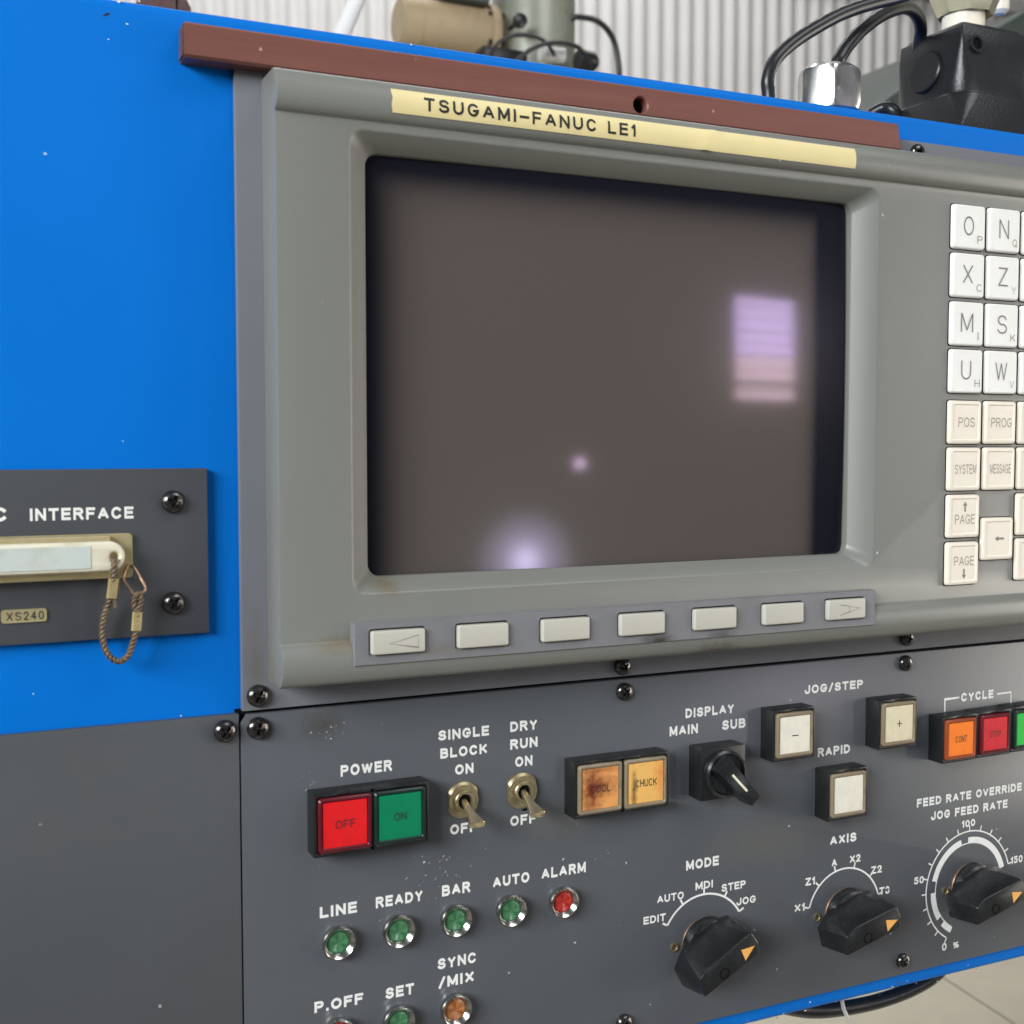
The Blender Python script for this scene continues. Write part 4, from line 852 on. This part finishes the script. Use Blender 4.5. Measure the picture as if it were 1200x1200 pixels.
def cable(pts, r, label, name='cable', m='rubber', **k):
    bm = bmesh.new(); tube(bm, pts, r, 16, 10, **k); return tag(ob(name, bm, m), label, 'cable')
cable([Vector((g.x, g.y, gtop - .012))] + [at(*p) for p in ((980, 78, -.07), (984, 68, -.07), (993, 54, -.072), (1008, 37, -.075), (1028, 21, -.08), (1046, 12, -.085), (1062, 9, -.092), (1074, 17, -.10), (1079, 33, -.108), (1077, 52, -.113), (1074, 80, -.115), (1072, 130, -.115))], .0032, 'short black cable rising from the chrome gland and arching over to the black lamp base')
cable([at(*p) for p in ((903, 150, -.06), (901, 112, -.06), (900, 93, -.06), (908, 71, -.06), (928, 51, -.061), (955, 33, -.062), (987, 16, -.063), (1019, 5, -.064), (1051, -3, -.065), (1090, -16, -.066))], .0030, 'thick black cable looping up behind the blue cabinet edge left of the chrome gland')
cable([at(*p) for p in ((1060, 160, -.12), (1048, 132, -.12), (1036, 127, -.125), (1020, 135, -.13))], .0035, 'black cable end emerging at the foot of the black lamp base')
# black cast base of the signal lamp: a tapering block turned corner-on
dB = -.075; ce = at(1126, 150, dB)
zz = lambda y_, d_=dB: at(1126, y_, d_).z
sg = thing('signal_lamp_base', (ce.x + .028, .075 + .028, ztop), 'black cast corner-on lamp base with a round boss at the upper right of the cabinet', 'lamp base')
CXS, CYS = ce.x + .0275, .075 + .0275
def sec(z, w, r, n=6): return [Vector((CXS + u, CYS + v, z)) for u, v in rrect(-w, w, -w, w, r, n)]
b = bmesh.new()
loft(b, [sec(ztop - .0005, .0325, .0006), sec(zz(149), .0312, .0006), sec(zz(104), .0264, .0122), sec(zz(102), .0252, .0125), sec(zz(76), .0242, .0080), sec(zz(44), .0228, .0028), sec(zz(20), .0215, .0006)])
b = modmesh(b, (), .0008, 2, 45); ob('cast_block', b, 'tower', sg, ang=28)
b = bmesh.new(); loft(b, [sec(zz(20) - .0006, .0208, .002), sec(zz(15), .0190, .002), sec(zz(12), .0120, .002)]); ob('sloped_top', b, 'tower', sg, ang=28)
def disc(c, n_, t_, prof, m, name, nseg=36):
    bm = bmesh.new(); up = n_.cross(t_)
    loft(bm, [[c + n_ * h + (t_ * math.cos(a) + up * math.sin(a)) * r for a in [2 * math.pi * k / nseg for k in range(nseg)]] for r, h in prof], False, True); return ob(name, bm, m, sg, ang=30)
LN, FN = Vector((-1, -.0, .13)).normalized(), Vector((0, -1, .13)).normalized()
zc = at(1083, 82, dB - .025).z; disc(Vector((CXS - .0238, CYS + .0005, zc)), LN, Vector((0, 1, 0)), [(.0105, -.002), (.0105, .0009), (.0098, .0015), (.001, .0015)], 'tower', 'round_boss')
zc = at(1150, 48, dB).z; hx = at(1152, 48, dB).x; c0 = Vector((hx, CYS - .0236, zc)); disc(c0, FN, Vector((1, 0, 0)), [(.0044, -.002), (.0044, .0005), (.0031, .0005), (.0030, -.001)], 'tower', 'hole_rim'); disc(c0, FN, Vector((1, 0, 0)), [(.0031, -.0008), (.0030, -.0004)], 'void', 'hole')
nd = -.095; nk = at(1129, 20, nd); nz = lambda y_: at(1129, y_, nd).z
b = lathe(bmesh.new(), (nk.x, nk.y, 0), [(.0104, nz(52)), (.0104, nz(12)), (.0098, nz(8)), (.0100, nz(-2))], 48, 'z'); ob('neck', b, 'ivory', sg)
b = lathe(bmesh.new(), (nk.x + .001, nk.y, 0), [(.0106, nz(14)), (.0135, nz(20)), (.0175, nz(-2)), (.0200, nz(-40)), (.018, nz(-70)), (.012, nz(-80))], 8, 'z', False, True, phase=.2); ob('lamp_lens', b, 'amber', sg, ang=15)
# white fitting behind the lamp
c = at(1172, 0, -.2); b = lathe(bmesh.new(), (c.x, c.y, 0), [(.003, at(1172, 17, -.2).z), (.0055, at(1172, 13, -.2).z), (.006, at(1172, -60, -.2).z)], 32, 'z', True, True)
tag(ob('pipe_stub', b, 'ivory'), 'cream cylinder end hanging just right of the smoky lamp lens', 'pipe')
# dark green machine with sloping roof, blurred behind
gd = -1.2; pts = [(930, 180), (1030, 122), (1090, 78), (1210, 8), (1500, -100), (1500, 400), (930, 400)]
b = bmesh.new(); prism(b, [(at(x_, y_, gd).x, at(x_, y_, gd).z) for x_, y_ in pts], gd - .5, gd); b = modmesh(b, (), .01, 3)
tag(ob('green_machine', b, 'green'), 'dark green sloping machine roof blurred behind the black lamp base', 'machine')

# ================================================================= BACKGROUND MACHINERY (top middle)
md = -1.7
def rad(px_, py_, w): return (at(px_ + w / 2, py_, md).x - at(px_ - w / 2, py_, md).x) / 2
mo = thing('motor', at(520, 90, md), 'tan horizontal motor cylinder blurred beyond the blue edge', 'motor')
m0, m1 = at(466, 26, md), at(574, 41, md); zc = (m0.z + m1.z) / 2 ; rr = at(520, 0, md).z - at(520, 58, md).z; rr = rr / 2 * 1.05
zc = at(520, 33, md).z
b = lathe(bmesh.new(), (m0.x, m0.y, zc), [(rr * .80, 0), (rr * .95, .006), (rr, .03), (rr, .034), (rr * .97, .036), (rr * .97, m1.x - m0.x)], 48, 'x', True, True); ob('casing', b, 'tan', mo)
b = lathe(bmesh.new(), (m1.x - .012, m0.y, zc), [(rr * 1.12, 0), (rr * 1.15, .003), (rr * 1.15, .012), (rr * 1.12, .015)], 48, 'x', True, True); ob('flange', b, 'tan', mo)
for q_ in (-.7, .7):
    b = lathe(bmesh.new(), (m1.x + .003, m0.y - rr * .75, zc + q_ * rr * .75), [(.006, -.022), (.006, .01)], 10, 'x', True, True); ob('bolt', b, 'screw', mo)
b = bbox(at(508, 6, md).x, at(562, 6, md).x, -md - .02 if False else md - .02, md + .05, at(520, 8, md).z, at(520, -22, md).z, .004); ob('terminal_box', b, 'green', mo)
co_ = at(625, 60, md - .02); rc = (at(668, 50, md - .02).x - at(580, 50, md - .02).x) / 2
pr = thing('steel_column', (co_.x, co_.y, FZ), 'grey green cylindrical column with a round knob beside the tan motor', 'column')
b = lathe(bmesh.new(), (co_.x, co_.y, 0), [(rc, FZ), (rc, at(625, -60, md).z)], 56, 'z', True, True); ob('cylinder', b, 'sage', pr)
kc = at(606, 27, md + rc); b = lathe(bmesh.new(), kc, [(.005, -.03), (.005, .004), (.012, .006), (.0135, .012), (.012, .018), (.004, .020)], 28, cap1=True); ob('ball_knob', b, 'knob', pr)
cable([at(*p) for p in ((660, 22, md + .03), (680, 20, md + .05), (702, 26, md + .05), (718, 45, md + .05), (725, 75, md + .05), (726, 110, md + .05))], .0055, 'thin grey hose curving right from the grey green column', name='hose')
cable([at(*p) for p in ((574, 70, md + .12), (582, 52, md + .12), (600, 42, md + .12), (622, 42, md + .12), (640, 50, md + .12), (650, 66, md + .12))], .0034, 'thin black wire arching across the foot of the grey green column')
cable([at(*p) for p in ((600, 78, md + .14), (622, 58, md + .14), (650, 50, md + .14), (678, 56, md + .14), (694, 80, md + .14))], .0042, 'black cable looping between the column and the small fittings')
fb_ = thing('valve_fitting', at(660, 85, md + .1), 'cluster of small dark fittings with a white sleeve at the column foot', 'valve')
q1 = at(660, 66, md + .1); b = lathe(bmesh.new(), q1, [(.013, -.045), (.013, .0)], 24, 'x', True, True); ob('white_sleeve', b, 'pipe', fb_)
q1 = at(688, 72, md + .1); b = lathe(bmesh.new(), q1, [(.018, -.02), (.02, -.01), (.018, .012), (.010, .02)], 16, 'x', True, True); ob('elbow', b, 'rubber', fb_)
q1 = at(684, 60, md + .11); b = lathe(bmesh.new(), q1, [(.003, -.01), (.003, .005)], 12, 'z', True, True); ob('brass_nipple', b, 'ferrule', fb_)
q1 = at(592, 66, md + .1); b = modmesh(box(bmesh.new(), q1.x - .05, q1.x + .035, -q1.y - .02, -q1.y + .02, q1.z - .03, q1.z + .008), (), .003, 2); ob('clamp_block', b, 'rubber', fb_)
# white slanted pipe, dark bracket at top left
b = bmesh.new(); tube(b, [at(388, 75, -.6), at(404, 33, -.6), at(424, -12, -.6), at(450, -60, -.6)], .0068, 24, 4); tag(ob('white_pipe', b, 'pipe'), 'white slanted pipe rising behind the cabinet left of the motor', 'pipe')
b = bmesh.new(); prism(b, [(at(x_, y_, -.5).x, at(x_, y_, -.5).z) for x_, y_ in ((165, -10), (206, -10), (206, 30), (165, 30))], -.53, -.5); prism(b, [(at(x_, y_, -.5).x, at(x_, y_, -.5).z) for x_, y_ in ((208.5, -10), (218, -2), (224, 10), (224, 30), (208.5, 30))], -.53, -.5)
tag(ob('rusty_bracket', b, 'brown_end'), 'dark brown bracket end peeping over the blue edge at top left', 'bracket')

# ================================================================= BELOW THE CONSOLE
hs = bmesh.new(); tube(hs, [at(*p) for p in ((900, 1175, -.05), (945, 1184, -.05), (985, 1182, -.05), (1030, 1173, -.05), (1070, 1158, -.05), (1098, 1140, -.05), (1110, 1120, -.05))], .0034, 16, 8)
tag(ob('hose', hs, 'rubber'), 'black hose sagging in a curve just under the blue lower edge', 'hose')
b = bmesh.new(); tube(b, [at(*p) for p in ((985, 1160, -.04), (988, 1180, -.04), (994, 1194, -.04))], .0009, 8, 4); tag(ob('cable_tie', b, 'pipe'), 'pale cable tie tail hanging from the black hose', 'cable tie')

# ================================================================= HALL SIDE BEHIND THE CAMERA (seen as reflections in the tube)
def mirror(px, py):
    """ray reflected by the bulging tube at a pixel of the photograph"""
    o_ = Vector((0, -DIST, 0)); d_ = _w(((px - 600) / FPX, (py - 600) / FPX, 1)).normalized()
    cs = Vector((gc.x, gc.y + RS, gc.z)); oc = o_ - cs; bb_ = oc.dot(d_); t_ = -bb_ - math.sqrt(bb_ * bb_ - oc.dot(oc) + RS * RS)
    p = o_ + d_ * t_; n = (p - cs).normalized(); return p, d_ - 2 * d_.dot(n) * n
def emis(name, col, s):
    m = bpy.data.materials.new(name); m.use_nodes = True; b = m.node_tree.nodes['Principled BSDF']; b.inputs['Base Color'].default_value = (0, 0, 0, 1)
    b.inputs['Emission Color'].default_value = col; b.inputs['Emission Strength'].default_value = s; return m
def hit(px, py, Yp):
    p, r = mirror(px, py); t = (Yp - p.y) / r.y; return p + r * t
WY = -3.5
w0_, w1_ = hit(856, 346, WY), hit(932, 470, WY)
wx0, wx1, wz1, wz0 = w0_.x, w1_.x, w0_.z, w1_.z
win = thing('window', ((wx0 + wx1) / 2, WY, wz0), 'bright window with horizontal blind slats, seen as a violet reflection in the dark screen', 'window')
pm = emis('daylight_pane', (0.86, 0.76, 1.0, 1), 25.0); pm2 = emis('daylight_over_houses', (1.0, 0.84, 0.74, 1), 21.0)
zm = wz0 + (wz1 - wz0) * .42
ob('upper_pane', box(bmesh.new(), wx0, wx1, 3.52, 3.54, zm, wz1), pm, win); ob('lower_pane', box(bmesh.new(), wx0, wx1, 3.52, 3.54, wz0, zm - .002), pm2, win)
for f_, t_ in ((.10, .006), (.16, .016), (.30, .004), (.43, .006), (.55, .004), (.67, .005), (.79, .004), (.90, .004)):
    z = wz0 + (wz1 - wz0) * f_
    ob('slat', bbox(wx0 + .005, wx1 - .005, 3.47, 3.50, z - t_ * .8, z + t_ * .8, .001, 1), 'beam', win)
for (a0, a1, b0, b1) in ((wx0 - .05, wx0, wz0 - .05, wz1 + .05), (wx1, wx1 + .05, wz0 - .05, wz1 + .05), (wx0, wx1, wz0 - .05, wz0), (wx0, wx1, wz1, wz1 + .05)):
    ob('frame', bbox(a0, a1, 3.46, 3.55, b0, b1, .003, 1), 'beam', win)
def bulb(px, py, r, s_, lab, col=(1, .9, .95, 1)):
    c = hit(px, py, -3.0); t = thing('lamp', c, lab, 'lamp')
    b = bmesh.new(); bmesh.ops.create_uvsphere(b, u_segments=20, v_segments=12, radius=r); bmesh.ops.translate(b, vec=c, verts=b.verts); ob('bulb', b, emis('bulb_glow', col, s_), t)
    b = lathe(bmesh.new(), c + Vector((0, r * .6, 0)), [(r * 1.5, .0), (r * 1.3, .03), (r * .6, .08)], 24, cap1=True); ob('reflector', b, 'beam', t)
bulb(679, 543, .020, 42, 'small work lamp mirrored as a pale dot in the middle of the dark screen')
c = hit(616, 657, -3.0); t = thing('lamp', c, 'added glowing globe standing in for the hazy glare mirrored at the lower edge of the screen', 'lamp')
gm_ = emis('halo_falloff_glow', (.84, .95, 1, 1), 1.0); n = gm_.node_tree.nodes; l = gm_.node_tree.links; lw = n.new('ShaderNodeLayerWeight'); lw.inputs[0].default_value = .5  # added glowing globe; its emission fades outward to shape the mirrored halo
iv = n.new('ShaderNodeMath'); iv.operation = 'SUBTRACT'; iv.inputs[0].default_value = 1; l.new(lw.outputs['Facing'], iv.inputs[1])
p1_ = n.new('ShaderNodeMath'); p1_.operation = 'POWER'; l.new(iv.outputs[0], p1_.inputs[0]); p1_.inputs[1].default_value = 3
p2_ = n.new('ShaderNodeMath'); p2_.operation = 'POWER'; l.new(iv.outputs[0], p2_.inputs[0]); p2_.inputs[1].default_value = 30
m1_ = n.new('ShaderNodeMath'); m1_.operation = 'MULTIPLY'; l.new(p1_.outputs[0], m1_.inputs[0]); m1_.inputs[1].default_value = 11
m2_ = n.new('ShaderNodeMath'); m2_.operation = 'MULTIPLY_ADD'; l.new(p2_.outputs[0], m2_.inputs[0]); m2_.inputs[1].default_value = 26; l.new(m1_.outputs[0], m2_.inputs[2])
l.new(m2_.outputs[0], n['Principled BSDF'].inputs['Emission Strength'])
b = bmesh.new(); bmesh.ops.create_uvsphere(b, u_segments=48, v_segments=32, radius=.225); bmesh.ops.translate(b, vec=c, verts=b.verts); ob('globe', b, gm_, t, ang=180)
b = lathe(bmesh.new(), (c.x, c.y, 0), [(.03, FZ), (.03, c.z - .22)], 20, 'z', True, True); ob('stand', b, 'beam', t)
